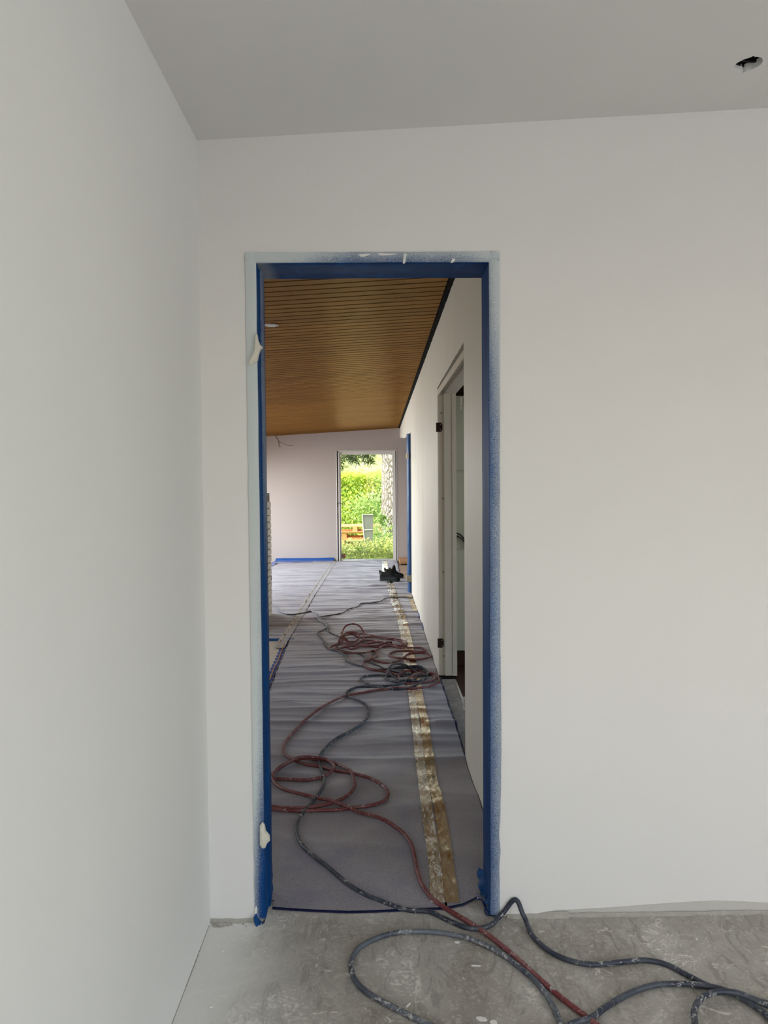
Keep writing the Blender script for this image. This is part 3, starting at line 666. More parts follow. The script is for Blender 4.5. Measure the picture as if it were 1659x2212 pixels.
# blue strip with an orange cord, left of the runner
bs = thing('blue_membrane', 'shiny blue membrane strip with an orange cord on the left edge of the runner', 'membrane', (-.8, 5.5, 0))
bm = nb(); rows = []
for i in range(130):
    y = 4.3 + (6.56 - 4.3) * i / 129; xa, xb = seamL(y) - .062 + .004 * nz(y * 9, 2), seamL(y) + .03
    rows.append([(xa + (xb - xa) * j / 6, y, .006 + .004 * abs(nz(y * 16, j * .9)) + .003 * math.sin(y * 60)) for j in range(7)])
grid(bm, rows); link('membrane_sheet', bm, M['blue_film'], bs, True)
bm = nb(); tube(bm, catmull([Vector((seamL(4.3 + y_ * .25) - .032 + .006 * nz(y_ * .9, 4), 4.3 + y_ * .25, .016)) for y_ in range(10)], .02), .0045, 6)
link('orange_cord', bm, simple('orange_cord', (206, 150, 84), .7, 0, .4, 70), bs, True)
bm = nb(); box(bm, -3.2, -.745, 6.565, 6.60, .003, .024); tag(link('masking_tape', bm, M['blue']), 'straight blue tape edge across the floor, left of the runner', 'masking tape')
# blue film along the foot of the far wall
bm = nb(); rows = []
x0, x1 = on_y(596, 1215, YF).x, on_y(722, 1212, YF).x
for i in range(60):
    x = x0 + (x1 - x0) * i / 59; h = .072 + .015 * nz(x * 3, 1)
    rows.append([(x, YF - .26 - .02 * nz(x * 5, 2), .024), (x, YF - .14, .034 + .006 * nz(x * 8, 0)), (x, YF - .02, h * .7), (x, YF - .004, h)])
grid(bm, rows); tag(link('masking_film', bm, M['blue_film'], None, True), 'blue masking film along the foot of the far wall, left of the glass door', 'masking film')
bm = nb(); rows = []
for i in range(40):
    y = 11.6 + (13.3 - 11.6) * i / 39; rows.append([(-1.86, y, .026 + .004 * nz(y * 9, 0)), (-1.82, y, .032 + .005 * nz(y * 12, 3)), (-1.76, y, .026)])
grid(bm, rows); tag(link('masking_film', bm, M['blue_film'], None, True), 'short blue film strip running along the floor beside the far end of the brickwork', 'masking film')
for (ya, yb) in ((7.55, 7.75), (6.95, 7.2)):
    bm = nb(); rows = []
    for i in range(14):
        y = ya + (yb - ya) * i / 13; rows.append([(XW - .003, y, .045 + .012 * nz(y * 20, 1)), (XW - .012, y, .02), (XW - .03 - .01 * nz(y * 15, 3), y, .012)])
    grid(bm, rows); tag(link('film_scrap', bm, M['blue_film'], None, True), 'scrap of blue film at the foot of the hall wall, ' + ('further from the cupboard' if ya > 7.3 else 'nearer the cupboard'), 'film scrap', 'blue film scraps at the wall foot')
# masked jamb at the far opening
mj = thing('masked_jamb', 'blue taped jamb of the side opening at the end of the hall wall', 'masked jamb', (.42, 9.3, 0))
bm = nb(); rows = []; zt_ = on_y(884, 937, 9.28).z
for i in range(70):
    z = .02 + (zt_ - .02) * i / 69; k = .006 * nz(z * 5, 1)
    rows.append([(XW - .002, 9.235, z), (XW - .004, 9.232, z), (XW - .044 + k, 9.26 + k, z), (XW - .052 + k, 9.33, z), (XW - .045, 9.40, z), (XW, 9.42, z)])
grid(bm, rows); link('jamb_tape', bm, M['blue'], mj, True)
bm = nb(); box(bm, XW - .004, XW + .001, 9.21, 9.234, .0, zt_ + .02); link('jamb_edge', bm, M['jamb'], mj)
bm = nb()
za_, zb_ = on_y(885, 1257, 9.24).z, on_y(885, 1243, 9.24).z
box(bm, XW - .064, XW - .002, 9.225, 9.36, za_, zb_); link('tape_patch', bm, simple('grey_tape', (150, 142, 128), .7), mj)
za_, zb_ = on_y(885, 991, 9.24).z, on_y(885, 979, 9.24).z
box(bm := nb(), XW - .058, XW - .03, 9.225, 9.34, za_, zb_); link('tape_patch', bm, M['flap'], mj)

# cardboard beyond the opening
cb = tag(link('cardboard_box', (lambda b: (box(b, .40, 1.3, 12.75, 13.35, .012, .075), b)[1])(nb()), M['card']), 'low tan cardboard box against the far wall, right of the glass door', 'cardboard box')
bm = nb(); box(bm, .42, 1.4, 12.70, 12.76, .004, .02); link('box_shadow', bm, M['dark'], cb)  # dark strip stands in for the shadow along the front of the box
bm = nb(); prism(bm, [(on_z(864, 1251).x, on_z(864, 1251).y), (1.5, 10.6), (1.5, 12.6), (on_z(858, 1231).x, 12.6)], 'z', .004, .012); tag(link('cardboard_sheet', bm, simple('brown_cardboard', (170, 140, 112), .8, 0, .1, 8)), 'flat brown cardboard sheet on the floor behind the shoes', 'cardboard')
bm = nb(); p0, p1 = on_z(862, 1250.5), on_z(890, 1250.5); box(bm, p0.x - .01, 1.5, p0.y - .16, p0.y - .05, .001, .006); struct('trim_5', bm, M['dark'], label='dark floor joint in the side opening')
bm = nb(); tube(bm, catmull([on_z(874, 1238, .02), on_z(878, 1235, .03), on_z(884, 1233, .03)]), .004, 6); tag(link('wire_end', bm, M['jamb'], None, True), 'thin pale wire end lying on the brown cardboard sheet', 'wire')

# ------------------------------------------------------------------ white brick block
bk = thing('brick_fireplace', 'low white painted brick fireplace block at the left edge of the hall view', 'fireplace', (-1.8, 7.4, 0))
bx1, by0, by1, bzt = -1.125, 6.95, 7.93, 1.29
bm = nb(); box(bm, -2.6, bx1 - .012, by0 + .012, by1 - .012, 0, bzt - .01); link('mortar_core', bm, M['mortar'], bk)
bm = nb(); ch = .0717; n = int(bzt / ch)
for c_ in range(n):
    z0 = c_ * ch + .008; z1 = (c_ + 1) * ch - .002; off = .12 if c_ % 2 else 0
    y = by0 - off
    while y < by1:                                   # long face towards +x
        a, b = max(by0, y), min(by1 - (.0 if c_ % 2 else .010), y + .235)
        if b - a > .02: box(bm, bx1 - .05, bx1 + .0015 * nz(c_, y), a, b, z0, z1)
        y += .245
    x = bx1
    while x > -2.6:                                  # face towards the camera and the back
        a = max(-2.6, x - .235 + (off if x == bx1 else 0))
        if x - a > .02: box(bm, a, x, by0 - .001, by0 + .05, z0, z1); box(bm, a, x, by1 - .05, by1 + .001, z0, z1)
        x = a - .01
bmesh.ops.bevel(bm, geom=bm.edges[:], offset=.004, segments=1, affect='EDGES')
link('brick_courses', bm, M['brick_w'], bk)
bm = nb(); box(bm, -2.62, bx1 - .015, by0 - .01, by1 + .01, bzt - .01, bzt + .02); link('top_slab', bm, simple('dark_slate_slab', (30, 40, 62), .5), bk)

# ------------------------------------------------------------------ ceiling fittings in the hall
p = on_z(586, 699, 2.45); p.z = hall_ceil(p.x, p.y)
dlg = thing('ceiling_sensor', 'small white round fitting with two screws on the wooden ceiling', 'ceiling fitting', p)
bm = nb(); lathe(bm, [(.046, 0), (.048, -.003), (.044, -.006), (.026, -.008), (.024, -.0075)], p, 32); link('fitting_ring', bm, M['white_metal'], dlg, False)
for s in (-1, 1):
    bm = nb(); bmesh.ops.create_uvsphere(bm, u_segments=10, v_segments=6, radius=.005, matrix=Matrix.Translation((p.x + s * .034, p.y, p.z - .008)) @ Matrix.Diagonal((1, 1, .4, 1)))
    link('fitting_screw', bm, M['rust'], dlg)
wy = 12.9
def wp(x, y): return on_y(x, y, wy)
wr = thing('hanging_wires', 'bare brown electric wires hanging from the wooden ceiling near the far wall', 'wires', wp(593, 938))
for pts in ([(592, 939), (595, 944), (599, 949), (604, 954), (612, 958), (622, 962), (633.5, 962.5)], [(595, 939), (598, 944), (600, 949), (603, 955), (605, 964), (604.5, 969)], [(595.5, 940), (599, 948), (601, 953), (602.5, 961), (602.5, 966)]):
    bm = nb(); P = [wp(a, b) for a, b in pts]; P[0].z = hall_ceil(P[0].x, wy) + .01; tube(bm, catmull(P), .0042, 6); link('wire', bm, M['copper'], wr, True)

# ------------------------------------------------------------------ hoses and cables
def Z4(L): return [(560 + x / 4.1475, 1180 + y / 4.1475) for x, y in L]
def Z5(L): return [(560 + x / 3.072, 1460 + y / 3.072) for x, y in L]
def Z8(L): return [(1000 + x / 2.517, 1880 + y / 2.517) for x, y in L]
def ZC(L): return [(700 + x / 6.38, 1320 + y / 6.38) for x, y in L]
def hose_pts(L, r, lift=0.0, hall=True, seed=0):
    out = []
    for i, q in enumerate(L):
        if len(q) == 3:
            out.append(on_y(q[0], q[1], q[2])); continue
        p = on_z(q[0], q[1], r + .012)
        h = (fab(p.x, p.y) if p.y > 2.45 and p.x < .45 else 0)
        p = on_z(q[0], q[1], h + r + lift)
        out.append(p)
    P = catmull(out, .010)
    res = []
    for i, p in enumerate(P):
        h = (fab(p.x, p.y) if p.y > 2.45 and p.x < .45 else .0)
        res.append(Vector((p.x, p.y, max(p.z, h + r))))
    # keep the hose smooth where the ground ripples, and on top of itself where it crosses
    cell = {}; S = .012
    for i, p in enumerate(res):
        k = (int(p.x / S), int(p.y / S)); best = 0
        for dx in (-1, 0, 1):
            for dy in (-1, 0, 1):
                for (j, z) in cell.get((k[0] + dx, k[1] + dy), ()):
                    if i - j > 38: best = max(best, z)
        if best and p.z < best + 1.6 * r and best < .12: p.z = min(best + 1.7 * r, .10)
        cell.setdefault(k, []).append((i, p.z))
    for _ in range(5):
        zs_ = [p.z for p in res]
        for i in range(2, len(res) - 2): res[i].z = (zs_[i-2] + zs_[i-1] + zs_[i] + zs_[i+1] + zs_[i+2]) / 5
    return res
def hose(name, label, cat, L, r, m, lift=0.0):
    bm = nb(); tube(bm, hose_pts(L, r, lift), r, 10); return tag(link(name, bm, m, None, True), label, cat)
fore1 = [(0, 310), (80, 318), (150, 300), (205, 268)]
# dark hose: from behind the brick block through the coil and out to the right foreground
L = Z4([(20, 470), (110, 520), (200, 590), (290, 612), (380, 600), (460, 583), (500, 600), (520, 640), (560, 680), (605, 710), (600, 740), (540, 765), (520, 785), (570, 840), (590, 890), (640, 930), (720, 945), (770, 985), (800, 1040), (930, 1080), (1050, 1108), (1150, 1100)])
L += ZC([(1000, 785), (1100, 768), (1250, 785), (1350, 830), (1400, 880), (1400, 930), (1300, 970), (1150, 982), (950, 972), (850, 935), (880, 900), (1050, 900), (1200, 905), (1350, 870), (1425, 840), (1340, 812), (1150, 792), (950, 800), (880, 830), (930, 870), (1060, 900), (1250, 905), (1400, 915), (1425, 870), (1330, 815), (1100, 800), (900, 835), (860, 900), (780, 890), (690, 886), (560, 900), (503, 935), (560, 990), (700, 1028), (850, 1035), (1050, 1015), (1200, 965), (1300, 900), (1290, 850), (1180, 810), (1000, 805), (890, 850), (1000, 930), (1150, 985), (1330, 985), (1250, 1035), (1100, 1068), (1000, 1085), (860, 1065), (700, 1046), (500, 1045), (365, 1080), (312, 1125)])
L += Z5([(600, 140), (680, 175), (725, 220), (720, 270), (680, 320), (600, 370), (500, 425), (430, 490), (400, 550), (410, 620), (430, 680), (415, 750), (360, 830), (290, 910), (250, 980), (255, 1060), (290, 1130), (370, 1200), (460, 1270), (540, 1340), (620, 1400), (720, 1460), (800, 1490), (900, 1530), (1000, 1555), (1130, 1565), (1220, 1605), (1320, 1650)])
L += Z8([(20, 312), (80, 318), (150, 300), (195, 270)])
L += [(1091, 1971, 2.309), (1101, 1953, 2.310), (1108, 1937, 2.309), (1113.5, 1931, 2.306), (1119, 1940, 2.302), (1124, 1958, 2.292), (1129, 1976, 2.282)]
L += Z8([(340, 290), (365, 335), (400, 380), (480, 445), (580, 490), (700, 512), (850, 500), (1000, 490), (1100, 510), (1220, 570), (1330, 625), (1500, 680), (1659, 725), (1900, 800)])
hose('paint_hose', 'dark blue grey hose winding from the brick block through the doorway to the right foreground', 'hose', L, .0075, M['hose_dark'])
# red hose
L = [(751, 1383, 6.35), (743, 1378, 6.4), (741, 1372, 6.42), (747, 1367, 6.45), (758, 1364.5, 6.47), (769, 1366, 6.46), (776, 1374, 6.4), (773, 1383, 6.35), (763, 1387, 6.3), (747, 1384, 6.3), (740, 1376, 6.4), (741, 1362, 6.5), (748, 1351, 6.55), (760, 1346.5, 6.56), (772, 1349, 6.55), (781.5, 1358, 6.5), (786, 1369, 6.45), (784.5, 1381, 6.38)]
L += ZC([(500, 460), (440, 508), (370, 523), (300, 495), (255, 440), (243, 385), (280, 340), (400, 318), (560, 315), (700, 345), (850, 380), (1000, 410), (1100, 440), (1130, 480), (1060, 495), (900, 490), (760, 500), (620, 490), (450, 490), (300, 475), (200, 480), (155, 515), (200, 518), (330, 500), (450, 470), (560, 430), (680, 415), (780, 440), (830, 470), (760, 525), (650, 560), (520, 578), (380, 575), (250, 560), (150, 548), (75, 530), (90, 500), (160, 488), (240, 430), (400, 395), (560, 360), (700, 365), (900, 390), (1060, 400), (1140, 440), (1140, 470), (1060, 490), (960, 485), (840, 455), (700, 440), (600, 450), (540, 480), (640, 500), (800, 480), (930, 430), (960, 480), (1040, 520), (1200, 515), (1330, 515), (1405, 540), (1340, 560), (1200, 548), (1090, 545), (980, 560), (890, 605), (950, 635), (1100, 655), (1250, 665), (1400, 655), (1475, 620), (1430, 590), (1320, 575), (1200, 580), (1130, 610), (1080, 660), (1000, 695), (880, 715), (760, 705), (680, 670), (630, 620), (640, 570), (690, 560), (735, 600), (700, 640), (620, 680), (550, 710), (540, 750), (600, 790), (680, 812), (780, 825), (900, 845), (1000, 870), (1150, 880), (1290, 870), (1250, 825), (1130, 822), (1050, 860), (1030, 910), (1080, 955), (1200, 950), (1290, 890), (1340, 840), (1250, 795), (1100, 772), (950, 785), (880, 825), (930, 870), (1050, 900), (1300, 900), (1450, 880), (1530, 925), (1480, 970), (1330, 990), (1150, 1008), (1100, 990), (1180, 940), (1400, 870), (1530, 900), (1588, 955), (1550, 1005), (1430, 1045), (1200, 1065), (1000, 1056), (860, 1075), (700, 1098), (500, 1130), (380, 1149)])
L += Z5([(580, 130), (420, 205), (280, 320), (190, 420), (160, 480), (175, 520), (240, 565), (330, 590), (400, 602), (500, 628), (620, 650), (740, 680), (820, 730), (855, 780), (830, 825), (760, 855), (640, 872), (520, 888), (400, 892), (250, 895), (130, 888), (50, 878), (-20, 872), (0, 862), (70, 868), (200, 876), (330, 873), (480, 843), (580, 798), (630, 740), (625, 680), (580, 620), (500, 578), (400, 558), (300, 557), (200, 580), (120, 625), (70, 668), (60, 682), (110, 682), (200, 687), (330, 690), (420, 670), (480, 640), (495, 605), (460, 575), (380, 562), (290, 563), (190, 595), (110, 645), (90, 690), (130, 735), (200, 765), (300, 788), (420, 822), (540, 862), (640, 900), (760, 930), (880, 985), (960, 1050), (1010, 1120), (1035, 1220), (1050, 1300), (1090, 1400), (1160, 1490), (1250, 1550), (1350, 1610)])
L += Z8([(20, 275), (100, 325), (180, 385), (260, 450), (350, 530), (450, 620), (550, 705), (650, 780), (730, 840), (850, 930)])
hose('paint_hose', 'maroon paint hose coiled in the hall and running out through the doorway', 'hose', L, .0075, M['hose_red'])
L = Z4([(1400, 462), (1355, 463), (1150, 462), (1090, 490), (1000, 508), (920, 512), (880, 545), (800, 565), (740, 600), (640, 620), (540, 636), (560, 665), (605, 695), (622, 725), (612, 760), (680, 800), (735, 828)]) + ZC([(250, 400), (200, 450), (180, 500), (250, 555), (400, 572), (500, 600), (560, 640), (580, 690), (640, 725), (740, 755), (850, 800), (1000, 850), (1150, 870)])
hose('black_cable', 'thin black cable crossing the fleece from the side opening to the maroon coil', 'cable', L, .0058, M['cable_black'])
L = [(1010, 2300), (940, 2222)] + [(360 + x / 2.592, 1900 + y / 2.592) for x, y in [(1400, 780), (1240, 700), (1120, 630), (1060, 570), (1035, 510), (1040, 440), (1080, 380), (1160, 335), (1270, 300), (1400, 290), (1520, 296), (1659, 320)]] + Z8([(60, 380), (150, 420), (240, 475), (330, 545), (410, 620), (470, 700), (510, 780), (535, 850), (545, 960)])
hose('grey_hose', 'dusty grey hose lying in a wide loop on the concrete in the foreground', 'hose', L, .0078, M['hose_grey'])
L = Z8([(480, 900), (590, 836), (700, 800), (760, 755), (830, 710), (950, 650), (1060, 622), (1150, 618), (1250, 620), (1400, 645), (1500, 685), (1580, 735), (1659, 795), (1800, 920)])
hose('grey_hose', 'paint-smeared dark hose arching across the lower right of the concrete floor', 'hose', L, .0080, M['hose_dark'], .002)
L = Z8([(1275, 940), (1262, 836), (1256, 770), (1275, 720), (1310, 685), (1380, 662), (1480, 665), (1580, 700), (1659, 735), (1850, 830)])
hose('grey_hose', 'dark hose curling round at the lower right corner of the floor', 'hose', L, .0082, M['hose_dark'], .012)

# small debris on the concrete
k = 0
for (a, b, la, lb, ang, lab) in ((882, 2172, .022, .004, .9, 'thin white sliver lying inside the grey hose loop'), (1028, 2087, .03, .003, -.1, 'long pale splinter beside the maroon hose on the concrete'), (1040, 2202, .03, .012, -.3, 'white plaster chip near the maroon hose at the lower edge'), (1066, 2210, .02, .015, .3, 'rounded plaster chip at the bottom edge of the floor'), (456, 2175, .012, .008, .2, 'small white crumb near the left wall on the concrete'), (482, 2055, .012, .003, 1.0, 'tiny white sliver on the floor near the left wall corner'), (987, 2036, .016, .008, 0, 'cream flake just inside the top of the grey hose loop'), (1505, 2030, .006, .005, 0, 'white crumb on the right part of the concrete floor')):
    p = on_z(a, b); bm = nb(); n = 7; P = []
    for i in range(n):
        t_ = 2 * PI * i / n; P.append((p.x + math.cos(ang) * la * .5 * math.cos(t_) - math.sin(ang) * lb * .6 * math.sin(t_), p.y + math.sin(ang) * la * .5 * math.cos(t_) + math.cos(ang) * lb * .6 * math.sin(t_) * (1 + .4 * nz(i, a))))
    prism(bm, P, 'z', .0, .0025); tag(link('plaster_chip', bm, M['white_paint']), lab, 'debris', 'chips on the concrete floor')

# ------------------------------------------------------------------ shoes and bottle
def shoe(loc, rot, s=1.0, label='', tip=0):
    t_ = thing('work_shoe', label, 'shoe', loc); t_.rotation_euler = (0, 0, rot); t_.scale = (1, 1, 1.2)
    # sections: x, half width, bottom z, top z
    secs = [(-.14, .022, .006, .085), (-.135, .034, 0, .11), (-.11, .038, 0, .118), (-.07, .038, .002, .108), (-.03, .037, .004, .118), (0, .040, .004, .112), (.04, .045, .002, .085), (.08, .048, 0, .066), (.115, .044, .001, .058), (.138, .030, .006, .048), (.146, .014, .014, .036)]
    def loft(S, zt=lambda a: a, zb=lambda a: a, wd_=1.0, seg=14):
        bm = nb(); rings = []
        for x, w, b, tp in S:
            b, tp = zb(b), zt(tp); cz, hz = (b + tp) / 2, (tp - b) / 2
            rings.append([bm.verts.new((x * s, w * wd_ * s * (abs(math.cos(a)) ** .7) * (1 if math.cos(a) > 0 else -1), (cz + hz * (abs(math.sin(a)) ** .8) * (1 if math.sin(a) > 0 else -1)) * s)) for a in [2 * PI * k / seg for k in range(seg)]])
        for i in range(len(rings) - 1):
            for k in range(seg): bm.faces.new((rings[i][k], rings[i][(k+1) % seg], rings[i+1][(k+1) % seg], rings[i+1][k]))
        bm.faces.new(rings[0][::-1]); bm.faces.new(rings[-1]); bmesh.ops.recalc_face_normals(bm, faces=bm.faces); return bm
    def att(name, bm, m, sm=True):
        o = link(name, bm, m, None, sm); o.parent = t_; return o
    up_ = att('upper', loft([(x, w * .92, .018, tp) for x, w, b, tp in secs]), M['shoe'])
    att('sole', loft([(x * 1.01, w * 1.08, 0 if b < .004 else b * .6, .026) for x, w, b, tp in secs]), M['shoe_panel'])
    bm = nb()
    for sy in (-1, 1): grid(bm, [[(x * s, sy * (w * .95 + .002) * s, z * s) for z in (.024, .04, .055 - max(0, abs(x) - .08) * .3)] for x, w, b, tp in secs[1:9]])
    att('side_panel', bm, M['shoe_panel'])
    bm = nb(); P = [(-.035, .11), (-.01, .155), (.005, .165), (.016, .15), (.03, .09)]
    prism(bm, [(a * s, b * s) for a, b in P], 'y', -.022 * s, .022 * s); att('tongue', bm, M['shoe'], False)
    bm = nb(); prism(bm, [(-.142 * s, .08 * s), (-.15 * s, .125 * s), (-.138 * s, .135 * s), (-.12 * s, .11 * s)], 'y', -.015 * s, .015 * s); att('heel_tab', bm, M['shoe'], False)
    bm = nb()
    for i in range(4):
        x = .01 + i * .018; z = .115 - i * .013; tube(bm, [Vector((x, -.024, z - .01)) * s, Vector((x, 0, z + .004)) * s, Vector((x, .024, z - .01)) * s], .003 * s, 6)
    att('laces', bm, M['shoe_panel']); return t_
pA = on_z(842, 1259); pB = on_z(851, 1252)
shoe((pA.x, pA.y, .022), math.radians(-8), 1.0, 'black work shoe with grey green sides on the fleece, nearer of the pair')
shoe((pB.x, pB.y, .024), math.radians(14), .98, 'black work shoe of the pair, half hidden behind the nearer one')
pC = on_z(851, 1241)
bt = thing('black_bottle', 'small black bottle standing on a tray behind the shoes', 'bottle', (pC.x, pC.y, .03))
bm = nb(); lathe(bm, [(.016, 0), (.017, .003), (.017, .045), (.008, .055)], (pC.x, pC.y, .03), 16); link('bottle_body', bm, M['shoe'], bt, True)
bm = nb(); lathe(bm, [(.008, .055), (.009, .056), (.009, .075), (.006, .078)], (pC.x, pC.y, .03), 12); link('bottle_cap', bm, M['shoe'], bt, True)
bm = nb(); lathe(bm, [(.055, 0), (.06, .003), (.062, .010), (.055, .009), (.0, .006)], (pC.x + .005, pC.y, .020), 24); tag(link('small_tray', bm, simple('grey_plastic_tray', (110, 108, 106), .4), None, True), 'small round grey tray under the black bottle', 'tray')

# ------------------------------------------------------------------ outdoors
t = NT('garden_ground'); M['ground'] = t.out(t.mix(t.ramp(t.noise(3, 6), .4, .6), lin((150, 170, 90)), lin((120, 132, 80))), .9)
bm = nb(); v = [bm.verts.new(p) for p in ((-30, 13.7, -.05), (30, 13.7, -.05), (30, 60, .1), (-30, 60, .1))]; bm.faces.new(v)
o = struct('ground', bm, M['ground'])
def m_leaf(name, a, b, c):
    t = NT(name); n = t.vor(7, 'F1', None, 1); wn_ = t.n.new('ShaderNodeSeparateColor'); t.set(wn_.inputs[0], t.vor(16, 'F1', None, 1))
    col = t.mix(wn_.outputs[0], lin(a), lin(b)); col = t.mix(t.ramp(t.noise(2), .55, .7), col, lin(c)); t.out(col, .5)
    tl_ = t.n.new('ShaderNodeBsdfTranslucent'); t.set(tl_.inputs[0], col); ms = t.n.new('ShaderNodeMixShader'); ms.inputs[0].default_value = .4
    t.t.links.new(t.b.outputs[0], ms.inputs[1]); t.t.links.new(tl_.outputs[0], ms.inputs[2]); t.t.links.new(ms.outputs[0], t.n['Material Output'].inputs[0]); return t.m
M['leaf_hedge'] = m_leaf('hedge_leaves', (206, 216, 92), (168, 204, 84), (226, 228, 110))
M['leaf_shrub'] = m_leaf('shrub_leaves', (196, 208, 104), (222, 222, 150), (150, 170, 90))
M['leaf_tree'] = m_leaf('tree_leaves', (206, 218, 140), (226, 230, 180), (180, 200, 120))
M['needle'] = m_leaf('conifer_needles', (66, 84, 42), (92, 104, 56), (52, 70, 36))
M['ivy'] = m_leaf('ivy_leaves', (150, 186, 120), (180, 200, 120), (200, 206, 130))
def leaves(bm, n, fn, size, droop=0):
    for _ in range(n):
        p = Vector(fn()); d = Vector((random.gauss(0, 1), random.gauss(0, 1), random.gauss(0, 1) - droop)).normalized(); q = Vector((random.gauss(0, 1), random.gauss(0, 1), random.gauss(0, 1))); w = d.cross(q).normalized()
        L = size * random.uniform(.6, 1.3); up2 = d.cross(w) * L * .12
        v = [bm.verts.new(p), bm.verts.new(p + d * L * .5 + w * L * .3 + up2), bm.verts.new(p + d * L), bm.verts.new(p + d * L * .5 - w * L * .3 + up2)]; bm.faces.new(v)
def hedge_top(x): return 1.72 + .12 * nz(x * .9, 3) + .05 * nz(x * 4, 1)
def hedge_pt():
    x = random.uniform(-2.6, 2.2); f = random.random(); z = hedge_top(x) * (1 - random.random() ** 1.2 if f < .7 else random.uniform(.9, 1)); z = max(.0, z)
    y = 20.4 + .35 * nz(x * 1.6, z * 1.6) + random.uniform(-.2, .12) if f < .75 else random.uniform(20.3, 21.6); return (x, y, z)
bm = nb(); leaves(bm, 15000, hedge_pt, .085)
hg = tag(link('garden_hedge', bm, M['leaf_hedge']), 'bright green clipped hedge across the garden beyond the glass door', 'hedge', None, 'stuff')
bm = nb(); rows = []
for i in range(30): 
    x = -2.8 + 5.2 * i / 29; rows.append([(x, 20.6, 0), (x, 20.6 + .15 * nz(x * 2, 1), hedge_top(x) * .5), (x, 20.6, hedge_top(x) - .08), (x, 21.4, hedge_top(x) - .08), (x, 21.5, 0)])
grid(bm, rows); link('hedge_core', bm, simple('dark_hedge_core', (130, 156, 74), .9), hg)
bm = nb()
for _ in range(8):
    c = (random.uniform(-3.4, 2.5), random.uniform(24, 27), random.uniform(1.2, 3.0)); r_ = random.uniform(.7, 1.3)
    leaves(bm, 900, lambda: tuple(c[i] + random.gauss(0, r_ * .5) for i in range(3)), .12)
tag(link('background_foliage', bm, M['leaf_tree']), 'pale sunlit tree foliage rising behind the clipped hedge', 'foliage', None, 'stuff')
# conifer
tr_ = thing('conifer_tree', 'large tree with pale furrowed trunk outside the glass door', 'tree', (.5, 17.2, 0))
t = NT('furrowed_bark'); vv = t.vor(24, 'DISTANCE_TO_EDGE', t.scl((1, 1, .25))); t.bump(t.math('ADD', t.ramp(vv, 0, .25), t.math('MULTIPLY', t.noise(24, 5), .5)), .9, .05)
M['bark'] = t.out(t.mix(t.ramp(vv, .02, .16), lin((132, 124, 113)), lin((196, 187, 174))), .9)
bm = nb(); rings = []
for i in range(40):
    z = -.1 + i * .11; r_ = .44 + .16 * math.exp(-max(0, z) / .25) - .012 * z
    rings.append([((.56 + (r_ + .02 * nz(math.cos(a) * 4, math.sin(a) * 4, z * 1.2)) * math.cos(a)), 17.2 + r_ * math.sin(a), z) for a in [2 * PI * k_ / 48 for k_ in range(49)]])
grid(bm, rings); link('trunk', bm, M['bark'], tr_, True)
bm = nb(); br = nb()
for (x, y, z, dx, n) in [(-.95, 15.5, 2.15, .1, 30), (-.62, 15.3, 2.12, .15, 34), (-.25, 15.6, 2.14, .1, 30), (.05, 15.4, 2.05, .1, 26), (-.45, 16, 2.3, .2, 30), (.15, 15.8, 2.18, .1, 24), (-.8, 16.2, 2.3, .1, 24)]:
    a = Vector((x, y, z + .1)); b = a + Vector((random.uniform(-.1, .35), .1, -random.uniform(.30, .50)))
    P = catmull([Vector((.5, 17.0, z + .55)), (Vector((.5, 17.0, z + .5)) + a) / 2 + Vector((0, 0, .12)), a, b], .05); tube(br, P, .008, 5)
    for _ in range(n * 22):
        t_ = random.random() ** .8; k_ = P[int((len(P) - 1) * (.62 + .38 * t_))]; d = Vector((random.gauss(0, .6), random.gauss(0, .4), -abs(random.gauss(.5, .4)))).normalized()
        s_ = k_ + d * random.uniform(0, .10) + Vector((random.gauss(0, .05), random.gauss(0, .05), random.gauss(0, .03))); w_ = d.cross(Vector((random.random(), 1, 0))).normalized() * .008
        
        if s_.x > .02: continue
        v = [bm.verts.new(s_ - w_), bm.verts.new(s_ + w_), bm.verts.new(s_ + d * .11)]; bm.faces.new(v)
link('branches', br, M['bark'], tr_, True); link('needles', bm, M['needle'], tr_)
bm = nb()
leaves(bm, 1500, lambda: (.53 + random.uniform(-.72, .5), 16.65 + random.uniform(-.5, .1), abs(random.gauss(0, .24))), .07)
leaves(bm, 130, lambda: (.13 + random.gauss(0, .06), 16.7, .58 + random.gauss(0, .07)), .09)
tag(link('ivy_undergrowth', bm, M['ivy']), 'ivy and undergrowth around the foot of the tree trunk', 'undergrowth', None, 'stuff')
# shrubs right outside the pane
def shrub_pt():
    x = random.uniform(-1.1, .9); z = abs(random.gauss(.0, .13)) + .02 * nz(x * 5, 0); return (x, random.uniform(14.0, 15.2), min(z, .3))
bm = nb(); leaves(bm, 3800, shrub_pt, .06); leaves(bm, 500, lambda: (random.uniform(.1, .8), random.uniform(14.3, 15.6), abs(random.gauss(0, .22))), .06)
tag(link('low_shrubs', bm, M['leaf_shrub']), 'low leafy shrubs directly outside the foot of the glass door', 'shrubs', None, 'stuff')
# feathery young conifer in front of the hedge
bm = nb(); leaves(bm, 1500, lambda: (-.1 + random.gauss(0, .3), 18.6 + random.gauss(0, .2), .75 + random.gauss(0, .22)), .08)
tag(link('feathery_bush', bm, m_leaf('feathery_leaves', (176, 200, 120), (150, 184, 100), (200, 214, 140))), 'feathery pale green bush between the hedge and the tree trunk', 'bush', None, 'stuff')
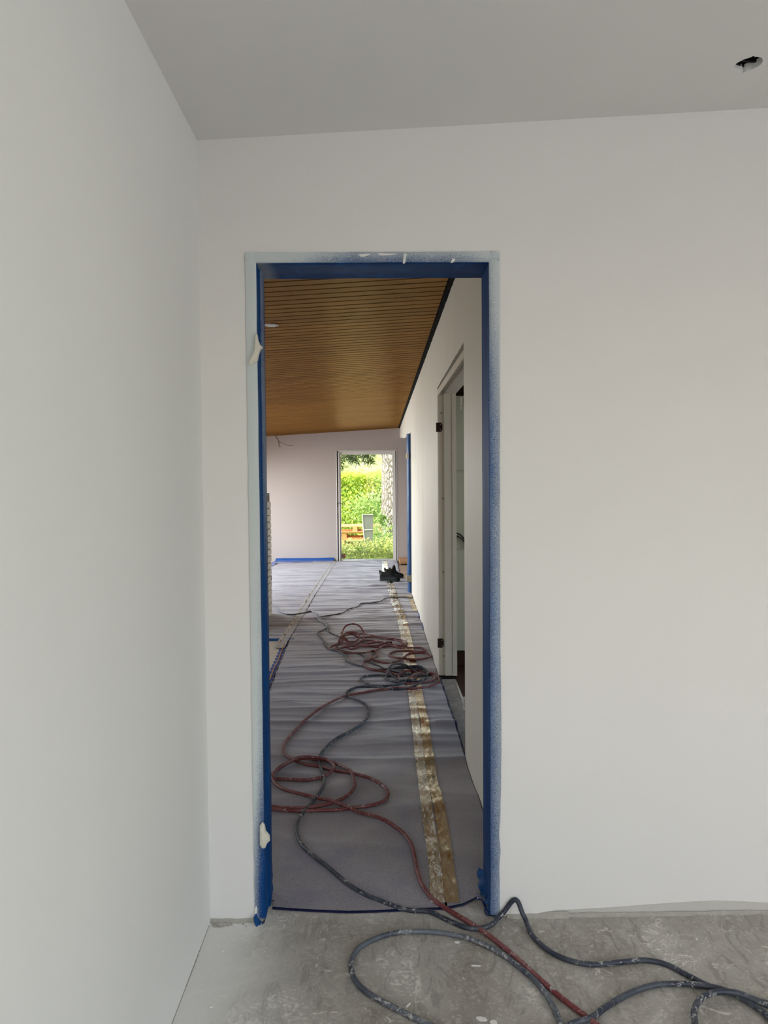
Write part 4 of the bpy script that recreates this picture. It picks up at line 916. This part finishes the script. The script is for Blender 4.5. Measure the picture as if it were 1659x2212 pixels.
# pallets
M['pallet'] = simple('orange_pallet_wood', (226, 168, 112), .7, 0, .15, 12)
py = 17.0
def pallet(z, x0, x1, label, y=py):
    t_ = thing('wooden_pallet', label, 'pallet', ((x0 + x1) / 2, y, z), 'stacked wooden pallets')
    for i in range(5): bm = nb(); yy = y + i * .2; box(bm, x0, x1, yy, yy + .13, z + .122, z + .144); link('deck_board', bm, M['pallet'], t_)
    for i in range(3):
        bm = nb(); xx = x0 + (x1 - x0 - .1) * i / 2; box(bm, xx, xx + .1, y, y + .93, z + .10, z + .122); link('stringer', bm, M['pallet'], t_)
        for j in (0, 1, 2): bm = nb(); box(bm, xx - .005, xx + .105, y + j * .4, y + .13 + j * .4, z + .022, z + .10); link('block', bm, M['pallet'], t_)
    for j in (0, 1, 2): bm = nb(); box(bm, x0, x1, y + j * .4, y + .1 + j * .4, z, z + .022); link('bottom_board', bm, M['pallet'], t_)
pallet(.0, -1.35, -.22, 'orange wooden pallet at the bottom of the stack outside the glass door')
pallet(.15, -1.30, -.18, 'orange wooden pallet in the middle of the stack outside the glass door', py + .02)
pallet(.30, -1.1, .12, 'orange wooden pallet on top of the stack, jutting towards the tree', py - .02)
# grey slab leaning in front
sc_ = thing('mesh_screen', 'tapering grey mesh panel with white edge standing in front of the pallets', 'panel', (-.15, 15.9, 0))
O = [(783, 1112), (806, 1112), (805.5, 1160), (805, 1182), (797, 1189), (791, 1178), (786.5, 1160), (784.5, 1140)]
P = [on_y(a, b, 15.9) for a, b in O]
bm = nb(); prism(bm, [(p.x, p.z) for p in P], 'y', 15.9, 15.93); t = NT('grey_mesh_panel'); 
link('panel_face', bm, t.out(t.mix(t.ramp(t.noise(90, 3), .35, .65), lin((112, 117, 111)), lin((132, 136, 130))), .8), sc_)
bm = nb(); tube(bm, [P[4], P[5], P[6], P[7], P[0], P[1]], .012, 6); tube(bm, [on_y(785, 1145, 15.9), on_y(805, 1144, 15.9)], .010, 6); link('panel_edge', bm, M['pvc'], sc_)
